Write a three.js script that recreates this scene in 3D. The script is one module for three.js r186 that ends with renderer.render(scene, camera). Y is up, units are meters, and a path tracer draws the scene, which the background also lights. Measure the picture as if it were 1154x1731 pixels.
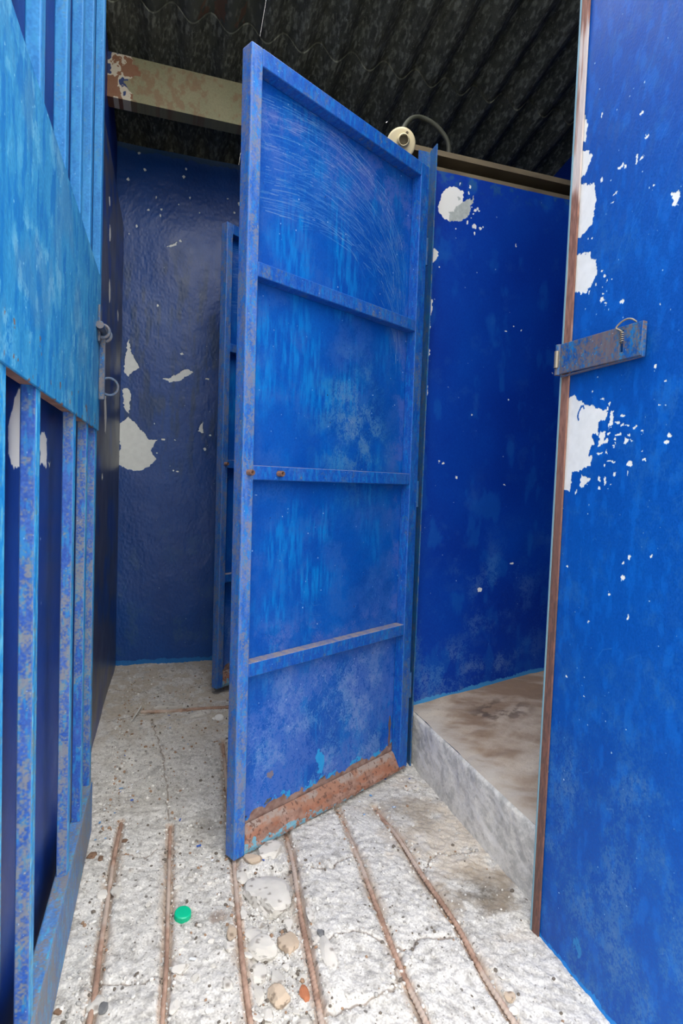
import * as THREE from 'three';
import { RoundedBoxGeometry } from 'three/addons/geometries/RoundedBoxGeometry.js';
import { mergeGeometries, mergeVertices, toCreasedNormals } from 'three/addons/utils/BufferGeometryUtils.js';

// ---------------------------------------------------------------- camera, sky, exposure
const scene = new THREE.Scene();
const FOCAL = 962;
const camera = new THREE.PerspectiveCamera(2 * Math.atan(1731 / 2 / FOCAL) * 180 / Math.PI, 1154 / 1731, 0.02, 100);
camera.position.set(0, 0.95, 0);
camera.rotation.order = 'YXZ';
camera.rotation.set(-2.652 * Math.PI / 180, -17.25 * Math.PI / 180, 2.13 * Math.PI / 180);
scene.add(camera);
// overcast sky: three times as bright overhead as at the horizon, the same all round
{ const w = 64, h = 128, d = new Float32Array(w * h * 4); for (let j = 0; j < h; j++) { const e = ((j + .5) / h - .5) * Math.PI, l = (1 + 2 * Math.max(0, Math.sin(e))) / 3; for (let i = 0; i < w; i++) d.set([1.02 * l, 1.0 * l, .97 * l, 1], (j * w + i) * 4); }
  const t = new THREE.DataTexture(d, w, h, THREE.RGBAFormat, THREE.FloatType); t.mapping = THREE.EquirectangularReflectionMapping; t.magFilter = t.minFilter = THREE.LinearFilter; t.needsUpdate = true; scene.background = t; scene.environment = t; }
const renderer = new THREE.WebGLRenderer({ antialias: true });
renderer.toneMapping = THREE.LinearToneMapping;
renderer.toneMappingExposure = 7.0;
renderer.shadowMap.enabled = true;

// ---------------------------------------------------------------- helpers: noise, textures, geometry
function rng(seed) { let s = seed >>> 0; return () => { s = (s + 0x6D2B79F5) | 0; let t = Math.imul(s ^ (s >>> 15), 1 | s); t = (t + Math.imul(t ^ (t >>> 7), 61 | t)) ^ t; return ((t ^ (t >>> 14)) >>> 0) / 4294967296; }; }
function hash(i, j, s) { let h = Math.imul(i, 374761393) + Math.imul(j, 668265263) + Math.imul(s, 1442695041); h = Math.imul(h ^ (h >>> 13), 1274126177); h ^= h >>> 16; return (h >>> 0) / 4294967296; }
function noise(x, y, s, p = 0) {
  const i = Math.floor(x), j = Math.floor(y); let u = x - i, v = y - j; u = u * u * (3 - 2 * u); v = v * v * (3 - 2 * v);
  let i0 = i, i1 = i + 1, j0 = j, j1 = j + 1;
  if (p) { i0 = ((i0 % p) + p) % p; i1 = ((i1 % p) + p) % p; j0 = ((j0 % p) + p) % p; j1 = ((j1 % p) + p) % p; }
  const a = hash(i0, j0, s), b = hash(i1, j0, s), c = hash(i0, j1, s), d = hash(i1, j1, s);
  return a + (b - a) * u + (c - a) * v + (a - b - c + d) * u * v;
}
function fbm(x, y, s, oct = 4, p = 0) { let f = 0, a = 0.5, t = 0; for (let o = 0; o < oct; o++) { f += a * noise(x, y, s + o * 17, p); t += a; a *= 0.5; x *= 2; y *= 2; p *= 2; } return f / t; }
const clamp = (x, a = 0, b = 1) => x < a ? a : x > b ? b : x;
const ss = (a, b, x) => { x = clamp((x - a) / (b - a)); return x * x * (3 - 2 * x); };
const lerp = (a, b, t) => a + (b - a) * t;
function mixInto(c, d, t) { c[0] += (d[0] - c[0]) * t; c[1] += (d[1] - c[1]) * t; c[2] += (d[2] - c[2]) * t; }
function inPoly(p, x, y) { let r = false; for (let i = 0, j = p.length - 2; i < p.length; j = i, i += 2) { const yi = p[i + 1], yj = p[j + 1]; if ((yi > y) !== (yj > y) && x < (p[j] - p[i]) * (y - yi) / (yj - yi) + p[i]) r = !r; } return r; }
function withBox(polys) { return polys.map((p) => { let a = 9, b = -9, c = 9, d = -9; for (let i = 0; i < p.length; i += 2) { a = Math.min(a, p[i]); b = Math.max(b, p[i]); c = Math.min(c, p[i + 1]); d = Math.max(d, p[i + 1]); } return { p, a: a - .01, b: b + .01, c: c - .01, d: d + .01 }; }); }
const hit = (polys, x, y) => polys.some((q) => x > q.a && x < q.b && y > q.c && y < q.d && inPoly(q.p, x, y));

// computed texture of a piece of surface that spans a0..a1 by b0..b1 metres; fn fills out = [r, g, b (sRGB 0..255), roughness, height]
function surface(w, h, [a0, a1, b0, b1], fn, { bump = 0.001, repeat = false, spec = 1, rough = 0 } = {}) {
  const col = new Uint8Array(w * h * 4), rou = new Uint8Array(w * h * 4), hei = new Uint8Array(w * h * 4), out = [0, 0, 0, .5, .5];
  for (let j = 0, k = 0; j < h; j++) for (let i = 0; i < w; i++, k += 4) {
    out[3] = .5; out[4] = .5;
    fn(a0 + (a1 - a0) * (i + .5) / w, b0 + (b1 - b0) * (j + .5) / h, out);
    col[k] = clamp(out[0], 0, 255); col[k + 1] = clamp(out[1], 0, 255); col[k + 2] = clamp(out[2], 0, 255);
    rou[k] = rou[k + 1] = rou[k + 2] = clamp(out[3]) * 255; hei[k] = hei[k + 1] = hei[k + 2] = clamp(out[4]) * 255;
    col[k + 3] = rou[k + 3] = hei[k + 3] = 255;
  }
  const tex = (d, srgb) => { const t = new THREE.DataTexture(d, w, h); t.magFilter = t.minFilter = THREE.LinearFilter; if (srgb) t.colorSpace = THREE.SRGBColorSpace; if (repeat) t.wrapS = t.wrapT = THREE.RepeatWrapping; t.needsUpdate = true; return t; };
  const m = new THREE.MeshPhysicalMaterial({ map: tex(col, true), roughnessMap: rough ? null : tex(rou), roughness: rough || 1, bumpMap: tex(hei), bumpScale: bump, specularIntensity: spec });
  m.userData.span = [a0, a1, b0, b1];
  return m;
}
// uv of every vertex from two of its coordinates, over the span of the material's texture
function uvPlanar(g, m, fa, fb) {
  const [a0, a1, b0, b1] = m.userData.span, p = g.attributes.position, uv = new Float32Array(p.count * 2);
  for (let i = 0; i < p.count; i++) { const x = p.getX(i), y = p.getY(i), z = p.getZ(i); uv[2 * i] = (fa(x, y, z) - a0) / (a1 - a0); uv[2 * i + 1] = (fb(x, y, z) - b0) / (b1 - b0); }
  g.setAttribute('uv', new THREE.BufferAttribute(uv, 2)); return g;
}
// uv in metres by the way each vertex faces (for repeating textures of one square metre)
function uvMetric(g, off = 0) {
  const p = g.attributes.position, n = g.attributes.normal, uv = new Float32Array(p.count * 2);
  for (let i = 0; i < p.count; i++) {
    const x = p.getX(i), y = p.getY(i), z = p.getZ(i), ax = Math.abs(n.getX(i)), ay = Math.abs(n.getY(i)), az = Math.abs(n.getZ(i));
    const [a, b] = ax >= ay && ax >= az ? [z + .13, y] : ay >= az ? [x, z + .37] : [x, y + .21];
    uv[2 * i] = a + off; uv[2 * i + 1] = b + off * .61;
  }
  g.setAttribute('uv', new THREE.BufferAttribute(uv, 2)); return g;
}
const taken = {};
function numbered(name) { const n = taken[name] = (taken[name] ?? -1) + 1; return n ? name + '_' + String(n).padStart(3, '0') : name; }
function shade(o) { o.traverse((c) => { if (c.isMesh) { c.castShadow = true; c.receiveShadow = true; } }); return o; }
function mesh(name, g, m, parent) { const o = new THREE.Mesh(g, m); o.name = name; o.castShadow = o.receiveShadow = true; parent.add(o); return o; }
function struct(name, g, m) { const o = mesh(name, g, m, scene); o.userData.kind = 'structure'; return o; }
function group(name, x, y, z) { const o = new THREE.Group(); o.name = numbered(name); o.position.set(x, y, z); scene.add(o); return o; }
function tag(o, label, category, grp, kind) { o.userData.label = label; o.userData.category = category; if (grp) o.userData.group = grp; if (kind) o.userData.kind = kind; return o; }
function box(x0, x1, y0, y1, z0, z1, r = 0.003, seg = 2) { const g = r > 0 ? new RoundedBoxGeometry(x1 - x0, y1 - y0, z1 - z0, seg, r) : new THREE.BoxGeometry(x1 - x0, y1 - y0, z1 - z0); g.translate((x0 + x1) / 2, (y0 + y1) / 2, (z0 + z1) / 2); return g; }
function tube(pts, r, seg = 40, sides = 8, closed = false) { return new THREE.TubeGeometry(new THREE.CatmullRomCurve3(pts.map((p) => new THREE.Vector3(...p)), closed), seg, r, sides, closed); }
// a box of fine grid faces on one side, so that plaster can be uneven
function plasterWall(x0, x1, y0, y1, z0, z1, face, amp, seed, cell = 0.03) {
  const along = face[1] === 'x' ? z1 - z0 : x1 - x0, nx = Math.max(1, Math.round(along / cell)), ny = Math.max(1, Math.round((y1 - y0) / cell));
  const g = new THREE.BoxGeometry(x1 - x0, y1 - y0, z1 - z0, face[1] === 'x' ? 1 : nx, ny, face[1] === 'x' ? nx : 1);
  g.translate((x0 + x1) / 2, (y0 + y1) / 2, (z0 + z1) / 2);
  const p = g.attributes.position, target = { '+x': x1, '-x': x0, '+z': z1, '-z': z0 }[face], get = face[1] === 'x' ? 'getX' : 'getZ', set = face[1] === 'x' ? 'setX' : 'setZ', sgn = face[0] === '+' ? 1 : -1;
  for (let i = 0; i < p.count; i++) if (Math.abs(p[get](i) - target) < 1e-5) {
    const a = face[1] === 'x' ? p.getZ(i) : p.getX(i), b = p.getY(i);
    const e = Math.min(1, Math.min(a - (face[1] === 'x' ? z0 : x0), (face[1] === 'x' ? z1 : x1) - a) / .05);
    p[set](i, target + sgn * amp * (fbm(a * 3 + 7, b * 3, seed, 3) - .5) * 2 * clamp(e));
  }
  g.computeVertexNormals(); return g;
}

// small paint chips scattered over a surface: 1 inside a chip
function specks(a, b, seed, cell, share, rmax) {
  const i = Math.floor(a / cell), j = Math.floor(b / cell);
  for (let di = -1; di <= 1; di++) for (let dj = -1; dj <= 1; dj++) {
    const ii = i + di, jj = j + dj; if (hash(ii, jj, seed) > share) continue;
    const cx = (ii + hash(ii, jj, seed + 1)) * cell, cy = (jj + hash(ii, jj, seed + 2)) * cell, r = rmax * (.25 + .75 * hash(ii, jj, seed + 3) ** 2);
    if ((a - cx) ** 2 + ((b - cy) * (.7 + .6 * hash(ii, jj, seed + 4))) ** 2 < r * r) return 1;
  }
  return 0;
}
// rubbed, dusty or worn places: soft patches broken up by fine grain
function rub(a, b, f, seed, lo = .42, hi = .72) { const p = ss(lo, hi, fbm(a * f, b * f, seed, 5)); return p <= 0 ? 0 : p * ss(.75 - .5 * p, 1.05 - .5 * p, .45 * noise(a * 640, b * 520, seed + 91) + .35 * noise(a * 290, b * 210, seed + 92) + .3 * noise(a * 90, b * 60, seed + 93)); }
const binned = (chips) => { const m = {}; for (const c of chips) for (let k = Math.floor((c[1] - c[3]) / .02); k <= Math.floor((c[1] + c[3]) / .02); k++) (m[k] ??= []).push(c); return m; };
const inChips = (bins, a, b) => { for (const c of bins[Math.floor(b / .02)] ?? []) { const x = (a - c[0]) / c[2], y = (b - c[1]) / c[3]; if (x * x + y * y < 1) return true; } return false; };
// strokes (scratches, drips) drawn into a mask over a span
class Strokes {
  constructor(w, h, span) { this.w = w; this.h = h; this.span = span; this.d = new Float32Array(w * h); }
  line(pts, width, val, rand, gap = 0) {
    const [a0, a1, b0, b1] = this.span, sx = this.w / (a1 - a0), sy = this.h / (b1 - b0);
    let on = 1, left = 0;
    for (let k = 0; k + 1 < pts.length; k++) {
      const [xa, ya] = pts[k], [xb, yb] = pts[k + 1], n = Math.max(2, Math.ceil(Math.hypot((xb - xa) * sx, (yb - ya) * sy)));
      for (let t = 0; t < n; t++) {
        if (left-- <= 0) { on = rand() > gap ? .4 + .6 * rand() : 0; left = 4 + rand() * 40; }
        if (!on) continue;
        const cx = (lerp(xa, xb, t / n) - a0) * sx, cy = (lerp(ya, yb, t / n) - b0) * sy, rr = Math.max(.7, width * sx / 2);
        for (let j = Math.floor(cy - rr); j <= cy + rr; j++) for (let i = Math.floor(cx - rr); i <= cx + rr; i++) {
          if (i < 0 || j < 0 || i >= this.w || j >= this.h) continue;
          const q = clamp(1.2 - Math.hypot(i + .5 - cx, j + .5 - cy) / rr) * val * on; const at = j * this.w + i; if (q > this.d[at]) this.d[at] = q;
        }
      }
    }
  }
  at(a, b) { const [a0, a1, b0, b1] = this.span, i = clamp(Math.floor((a - a0) / (a1 - a0) * this.w), 0, this.w - 1), j = clamp(Math.floor((b - b0) / (b1 - b0) * this.h), 0, this.h - 1); return this.d[j * this.w + i]; }
}

// ---------------------------------------------------------------- paint and stone, as colours of the things
const BLUE = [0, 78, 164], BLUE_DEEP = [0, 68, 152], CYAN = [20, 132, 214], DUST = [128, 140, 176], PLASTER = [216, 218, 216], RUST = [112, 66, 44];

// the wall that carries the hasp (z, y)
const R_PATCH = withBox([
  [-0.987,1.711,-0.978,1.684,-0.977,1.672,-0.982,1.652,-0.995,1.665,-0.995,1.696],
  [-0.995,1.641,-0.967,1.629,-0.965,1.621,-0.957,1.616,-0.966,1.601,-0.978,1.585,-0.995,1.591],
  [-0.995,1.579,-0.962,1.562,-0.949,1.558,-0.941,1.525,-0.946,1.503,-0.946,1.48,-0.98,1.465,-0.995,1.470],
  [-0.995,1.437,-0.949,1.426,-0.947,1.416,-0.932,1.405,-0.928,1.376,-0.942,1.359,-0.956,1.348,-0.995,1.361],
  [-0.764,1.451,-0.754,1.449,-0.749,1.451,-0.745,1.44,-0.751,1.432,-0.748,1.423,-0.759,1.431],
  [-0.995,1.146,-0.968,1.15,-0.961,1.137,-0.918,1.123,-0.891,1.109,-0.88,1.111,-0.877,1.101,-0.884,1.092,-0.898,1.089,-0.9,1.072,-0.914,1.064,-0.905,1.047,-0.918,1.043,-0.92,1.027,-0.91,1.024,-0.912,1.007,-0.945,0.997,-0.967,0.995,-0.967,0.955,-0.995,0.959],
  [-0.937,0.99,-0.909,0.982,-0.915,0.973,-0.928,0.967,-0.933,0.961,-0.941,0.969],
  [-0.894,1.069,-0.88,1.069,-0.884,1.054,-0.873,1.057,-0.87,1.051,-0.896,1.041],
  [-0.871,1.102,-0.864,1.109,-0.863,1.091,-0.874,1.072,-0.87,1.09]]);
const R_CHIP = binned([[-0.881,1.553,0.0064,0.0048],[-0.871,1.549,0.0034,0.0039],[-0.832,1.544,0.0042,0.0017],[-0.823,1.576,0.0042,0.0025],[-0.937,1.679,0.0026,0.0032],[-0.839,1.624,0.0032,0.0025],[-0.843,1.546,0.0019,0.0105],[-0.928,1.553,0.0019,0.0056],[-0.913,1.378,0.0028,0.0020],[-0.907,1.364,0.0043,0.0031],[-0.900,1.354,0.0018,0.0013],[-0.888,1.350,0.0024,0.0017],[-0.929,1.355,0.0029,0.0020],[-0.911,1.346,0.0025,0.0018],[-0.909,1.333,0.0025,0.0018],[-0.908,1.322,0.0055,0.0040],[-0.900,1.312,0.0024,0.0018],[-0.857,1.303,0.0045,0.0034],[-0.772,1.274,0.0019,0.0016],[-0.946,1.346,0.0026,0.0051],[-0.892,1.511,0.0059,0.0018],[-0.897,1.496,0.0048,0.0013],[-0.801,1.481,0.0030,0.0010],[-0.946,1.450,0.0026,0.0018],[-0.958,1.455,0.0020,0.0014],
  [-0.892,1.131,0.0034,0.0025],[-0.874,1.122,0.0028,0.0041],[-0.879,1.113,0.0025,0.0045],[-0.839,1.095,0.0047,0.0024],[-0.839,1.078,0.0052,0.0032],[-0.827,1.077,0.0046,0.0016],[-0.809,1.072,0.0044,0.0027],[-0.794,1.063,0.0036,0.0029],[-0.847,1.062,0.0084,0.0028],[-0.855,1.055,0.0037,0.0028],[-0.827,1.049,0.0056,0.0035],[-0.816,1.049,0.0025,0.0019],[-0.822,1.058,0.0035,0.0016],[-0.858,1.039,0.0022,0.0028],[-0.855,1.047,0.0019,0.0032],[-0.861,1.013,0.0102,0.0020],[-0.892,1.030,0.0063,0.0025],[-0.874,1.030,0.0028,0.0033],[-0.816,1.008,0.0055,0.0050],[-0.735,1.052,0.0038,0.0032],[-0.741,1.042,0.0047,0.0029],[-0.852,0.989,0.0029,0.0032],[-0.887,0.981,0.0037,0.0050],[-0.873,0.978,0.0033,0.0082],[-0.886,0.963,0.0040,0.0029],[-0.877,1.007,0.0017,0.0041],[-0.867,1.083,0.0038,0.0061],[-0.851,1.085,0.0058,0.0028],[-0.919,1.149,0.0021,0.0015],[-0.871,1.065,0.0044,0.0029],[-0.901,1.068,0.0035,0.0025],[-0.950,0.956,0.0032,0.0039],[-0.784,1.013,0.0019,0.0023],[-0.791,1.028,0.0017,0.0013],[-0.858,0.971,0.0016,0.0012],[-0.819,0.990,0.0013,0.0031],
  [-0.965,0.802,0.0027,0.0018],[-0.820,0.830,0.0027,0.0021],[-0.805,0.842,0.0033,0.0026],[-0.759,0.851,0.0030,0.0025],[-0.817,0.803,0.0058,0.0053],[-0.849,0.769,0.0029,0.0022],[-0.896,0.558,0.0024,0.0017],[-0.949,0.579,0.0035,0.0024],[-0.895,0.705,0.0031,0.0023],[-0.801,0.737,0.0027,0.0052],[-0.774,1.169,0.0037,0.0030],[-0.751,1.141,0.0024,0.0020],[-0.760,1.104,0.0024,0.0020]]);
const CURL = [[-.941, 1.120], [-.943, 1.125], [-.949, 1.124], [-.955, 1.115], [-.958, 1.106], [-.955, 1.099]];
const rightScr = new Strokes(512, 2048, [-1.0, -.44, 0, 2.5]);
{ const r = rng(5);
  for (let k = 0; k < 260; k++) { const z = lerp(-.98, -.5, r()), y = lerp(1.35, 2.2, r()), l = .02 + .09 * r(), s = .25 + .3 * r(); rightScr.line([[z, y], [z + l * s * .5, y + l * .6], [z + l * s * 1.3, y + l]], .0011, .35 * r(), r, .2); }
  for (let k = 0; k < 90; k++) { const z = lerp(-.98, -.5, r()), y = lerp(.02, 1.2, r()), a = r() * 6.28, l = .01 + .05 * r(); rightScr.line([[z, y], [z + l * Math.cos(a) * .5, y + l * Math.sin(a)], [z + l * Math.cos(a + .5), y + l * Math.sin(a + .5)]], .001, .4 * r(), r, .3); } }
const M = {};
M.rightWall = surface(512, 2048, [-1.0, -.44, 0, 2.5], (z, y, o) => {
  const wz = z + .005 * (noise(z * 160, y * 160, 3) - .5) + .003 * (noise(z * 420, y * 420, 4) - .5), wy = y + .005 * (noise(z * 160, y * 160, 8) - .5) + .003 * (noise(z * 420, y * 420, 9) - .5);
  const n = fbm(z * 9, y * 5, 11, 4), f = noise(z * 700, y * 500, 12);
  o[0] = lerp(BLUE_DEEP[0], BLUE[0], n); o[1] = lerp(BLUE_DEEP[1], BLUE[1], n); o[2] = lerp(BLUE_DEEP[2], BLUE[2], n);
  mixInto(o, [o[0] + 6, o[1] + 14, o[2] + 22], (f - .5) * .8);
  o[3] = .42 + .15 * f; o[4] = .55 + .12 * (f - .5) + .25 * (fbm(z * 30, y * 14, 15, 3) - .5);
  // dusty scuffing: strong near the floor, a duller lavender tint high up, always grainy
  const reach = ss(.85, .1, y + .5 * (fbm(z * 6, y * 6, 23, 4) - .5)), high = ss(1.3, 1.8, y + .5 * (fbm(z * 5, y * 5, 24, 4) - .5));
  mixInto(o, [100, 126, 168], .55 * rub(z, y, 14, 21, .05, .85) * reach + .2 * rub(z, y, 24, 26, .3, .85));
  mixInto(o, [46, 76, 146], .5 * ss(.35, .75, fbm(z * 150 - y * 40, y * 44, 25, 5)) * high);
  mixInto(o, [10, 104, 200], .35 * ss(.5, .75, fbm(z * 70, y * 30, 27, 5)));
  const sc = rightScr.at(z, y); mixInto(o, [150, 168, 205], sc);
  if (specks(z, y, 31, .02, .12, .0016)) mixInto(o, [190, 205, 220], .8);
  const lip = .004 + .018 * fbm(z * 34, .2, 33, 4);
  if (y < lip + .008 * (noise(z * 200, y * 120, 34) - .5)) mixInto(o, CYAN, .85);
  const c1 = fbm((z + .9) * 50, y * 50, 36, 3); if ((z + .875) ** 2 * 3 + (y - .07) ** 2 < .0006 * c1 && fbm(z * 160, y * 120, 37, 3) > .47) mixInto(o, [44, 136, 190], .6);
  if (hit(R_PATCH, wz, wy) || inChips(R_CHIP, wz, wy)) {
    const p = fbm(z * 80, y * 80, 38, 3); let curl = 9; for (let i = 0; i + 1 < CURL.length; i++) curl = Math.min(curl, segDist(z, y, CURL[i], CURL[i + 1]));
    o[0] = PLASTER[0] + 14 * (p - .5); o[1] = PLASTER[1] + 14 * (p - .5); o[2] = PLASTER[2] + 14 * (p - .5); o[3] = .85; o[4] = .2 + .05 * p;
    if (curl < .0013 + .0012 * noise(z * 300, y * 300, 39)) { mixInto(o, BLUE_DEEP, .9); o[4] = .5; }
  }
}, { bump: .0014, spec: .5 });

// the end wall of the passage (x, y)
const B_PATCH = withBox([
  [-0.191,1.64,-0.176,1.575,-0.156,1.535,-0.135,1.498,-0.178,1.466,-0.184,1.451,-0.208,1.47,-0.205,1.516,-0.198,1.58],
  [-0.213,1.385,-0.19,1.392,-0.174,1.371,-0.178,1.292,-0.183,1.265,-0.205,1.304],
  [-0.184,1.251,-0.15,1.223,-0.105,1.176,-0.083,1.141,-0.042,1.15,-0.062,1.121,-0.072,1.084,-0.047,1.049,-0.077,1.012,-0.125,0.987,-0.179,0.989,-0.223,1.013,-0.224,1.077,-0.214,1.099,-0.232,1.147,-0.226,1.212],
  [-0.032,1.458,0.003,1.457,0.037,1.482,0.079,1.511,0.104,1.51,0.127,1.501,0.08,1.468,0.045,1.447,0.007,1.442],
  [0.178,1.253,0.181,1.194,0.154,1.203,0.164,1.237], [-0.025,2.107,0.002,2.119,0.029,2.139,0.03,2.123,-0.001,2.104]]);
const B_CHIP = binned([[-0.056,1.814,0.0058,0.0059],[0.066,1.589,0.0080,0.0053],[0.194,1.474,0.0111,0.0047],[0.046,2.146,0.0055,0.0056],[-0.018,1.149,0.0097,0.0053],[-0.044,1.082,0.0045,0.0046],[0.189,1.113,0.0065,0.0067],[0.216,1.183,0.0054,0.0054],[0.038,0.995,0.0059,0.0047],[0.059,0.990,0.0074,0.0047],[-0.058,1.229,0.0044,0.0046],[0.041,1.152,0.0056,0.0039],[-0.159,2.536,0.0050,0.0051],[-0.129,2.460,0.0066,0.0068],[0.065,2.504,0.0048,0.0049],[0.053,2.462,0.0051,0.0070],[-0.206,2.402,0.0078,0.0082],[-0.074,2.337,0.0050,0.0069],[0.085,2.364,0.0052,0.0052],[0.033,2.322,0.0055,0.0056],[-0.108,2.270,0.0057,0.0058],[-0.050,2.285,0.0051,0.0052],[-0.054,2.254,0.0051,0.0052],[-0.163,2.185,0.0056,0.0058],[0.136,2.300,0.0052,0.0052],[0.272,2.393,0.0046,0.0046],[0.331,2.380,0.0066,0.0101],[0.307,2.334,0.0058,0.0057],[-0.197,2.143,0.0049,0.0051]]);
M.backWall = surface(768, 2048, [-.3, .8, 0, 2.7], (x, y, o) => {
  const wx = x + .008 * (noise(x * 110, y * 110, 43) - .5), wy = y + .008 * (noise(x * 110, y * 110, 44) - .5);
  const n = fbm(x * 8, y * 4, 45, 4), f = noise(x * 420, y * 260, 46);
  o[0] = lerp(2, 6, n); o[1] = lerp(58, 74, n); o[2] = lerp(126, 150, n); mixInto(o, [o[0] + 4, o[1] + 10, o[2] + 16], f - .5);
  o[3] = .34 + .12 * fbm(x * 20, y * 20, 47, 3);
  o[4] = .5 + .5 * (fbm(x * 26 + 1.5 * fbm(x * 9, y * 9, 52, 2), y * 20, 48, 4) - .5) + .16 * (noise(x * 120, y * 80, 49) - .5);
  mixInto(o, [44, 58, 84], .5 * ss(.45, .75, fbm(x * 40, y * 9, 50, 5)) * ss(.9, 1.3, y + .4 * (n - .5)) * ss(2.2, 1.8, y + .4 * (n - .5)));
  mixInto(o, [70, 92, 130], .5 * rub(x, y, 14, 51, .4, .75) * ss(.9, .2, y + .6 * (fbm(x * 8, y * 8, 53, 3) - .5)));
  if (specks(x, y, 54, .05, .10, .003)) mixInto(o, [175, 185, 195], .7);
  if (y < .012 + .02 * fbm(x * 30, .5, 55, 3)) mixInto(o, [24, 116, 186], .8);
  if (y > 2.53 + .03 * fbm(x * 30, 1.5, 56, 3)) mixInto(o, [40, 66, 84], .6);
  if (hit(B_PATCH, wx, wy) || inChips(B_CHIP, wx, wy)) { const p = fbm(x * 60, y * 60, 57, 3); o[0] = 232 + 12 * (p - .5); o[1] = 236 + 12 * (p - .5); o[2] = 232 + 12 * (p - .5); o[3] = .85; o[4] = .12; }
}, { bump: .0045, spec: 1 });

// the stall's side wall (x, y)
const S_WHITE = withBox([[0.863,1.912,0.871,1.935,0.881,1.964,0.906,1.984,0.934,1.99,0.949,1.98,0.961,1.979,0.959,1.96,0.958,1.941,0.934,1.922,0.925,1.905,0.909,1.899,0.909,1.87,0.887,1.877,0.865,1.899], [0.852,1.771,0.869,1.767,0.877,1.753,0.868,1.735,0.852,1.72,0.82,1.743]]);
const S_GREY = withBox([[0.909,1.899,0.925,1.905,0.934,1.922,0.965,1.949,0.987,1.962,0.99,1.953,0.996,1.97,1.001,1.969,0.999,1.949,0.987,1.937,0.99,1.916,0.982,1.896,0.954,1.879,0.909,1.868], [0.938,1.955,0.943,1.959,0.949,1.949,0.944,1.944]]);
const S_CHIP = binned([[0.984,1.999,0.0039,0.0049],[0.943,1.999,0.0025,0.0043],[0.979,1.978,0.0028,0.0061],[0.994,1.934,0.0029,0.0025],[1.007,1.924,0.0043,0.0037],[1.016,1.930,0.0050,0.0043],[1.001,1.912,0.0043,0.0037],[0.992,1.895,0.0025,0.0022],[0.980,1.878,0.0046,0.0062],[1.007,1.869,0.0086,0.0081],[1.009,1.847,0.0032,0.0056],[1.032,1.867,0.0051,0.0044],[1.043,1.872,0.0029,0.0025],[0.936,1.848,0.0028,0.0025],[0.883,1.713,0.0028,0.0025],[1.177,1.832,0.0023,0.0045],[0.856,1.591,0.0061,0.0086],[0.867,1.599,0.0017,0.0015],[1.022,1.925,0.0036,0.0031],[1.155,1.527,0.0038,0.0031],[1.185,1.547,0.0039,0.0032],[1.216,1.534,0.0039,0.0032],[1.181,1.283,0.0037,0.0032],[1.033,1.218,0.0035,0.0031],[1.361,1.395,0.0039,0.0032],[0.915,1.047,0.0046,0.0041],[0.931,1.042,0.0046,0.0041],[0.986,0.994,0.0058,0.0052],[1.180,0.974,0.0037,0.0032],[1.101,0.590,0.0097,0.0086],[1.226,0.687,0.0101,0.0036],[0.853,1.516,0.0044,0.0159],[0.853,1.422,0.0067,0.0179],[0.855,1.288,0.0045,0.0201],[0.855,1.568,0.0066,0.0198]]);
M.stallWall = surface(768, 1280, [.78, 1.98, .1, 2.1], (x, y, o) => {
  const wx = x + .006 * (noise(x * 150, y * 150, 63) - .5), wy = y + .006 * (noise(x * 150, y * 150, 64) - .5);
  const n = fbm(x * 5, y * 4, 65, 4), f = noise(x * 420, y * 300, 66);
  o[0] = 0; o[1] = lerp(42, 66, n); o[2] = lerp(140, 168, n); mixInto(o, [0, o[1] + 8, o[2] + 12], f - .5);
  o[3] = .42 + .1 * f; o[4] = .5 + .3 * (fbm(x * 18, y * 14, 67, 4) - .5);
  mixInto(o, [96, 122, 178], .7 * rub(x, y, 13, 68, .15, .8) * ss(1.0, .35, y + .7 * (fbm(x * 5, y * 5, 69, 4) - .5)) * ss(1.6, 1.1, x + .5 * (fbm(x * 5, y * 5, 62, 3) - .5)) + .12 * rub(x, y, 20, 61, .5, .8));
  mixInto(o, [26, 110, 190], .3 * ss(.6, .75, fbm(x * 20, y * 9, 70, 4)));
  mixInto(o, [70, 110, 120], .4 * ss(.5, .7, fbm(x * 60, y * 60, 73, 3)) * ss(1.97, 2.01, y));
  if (specks(x, y, 71, .035, .07, .002)) mixInto(o, [190, 200, 215], .8);
  const foot = .18 + (x - .83) * .17 + .003 + .016 * fbm(x * 30, 3, 72, 4) + .006 * (noise(x * 220, y * 160, 75) - .5);
  if (y < foot) mixInto(o, [70, 150, 205], .85);
  if (hit(S_GREY, wx, wy)) { const p = fbm(x * 120, y * 120, 74, 3); o[0] = 168 + 30 * (p - .5); o[1] = 176 + 30 * (p - .5); o[2] = 174 + 30 * (p - .5); o[3] = .9; o[4] = .15; }
  else if (hit(S_WHITE, wx, wy) || inChips(S_CHIP, wx, wy)) { o[0] = 222; o[1] = 224; o[2] = 222; o[3] = .85; o[4] = .25; }
}, { bump: .002, spec: .45 });

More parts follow.
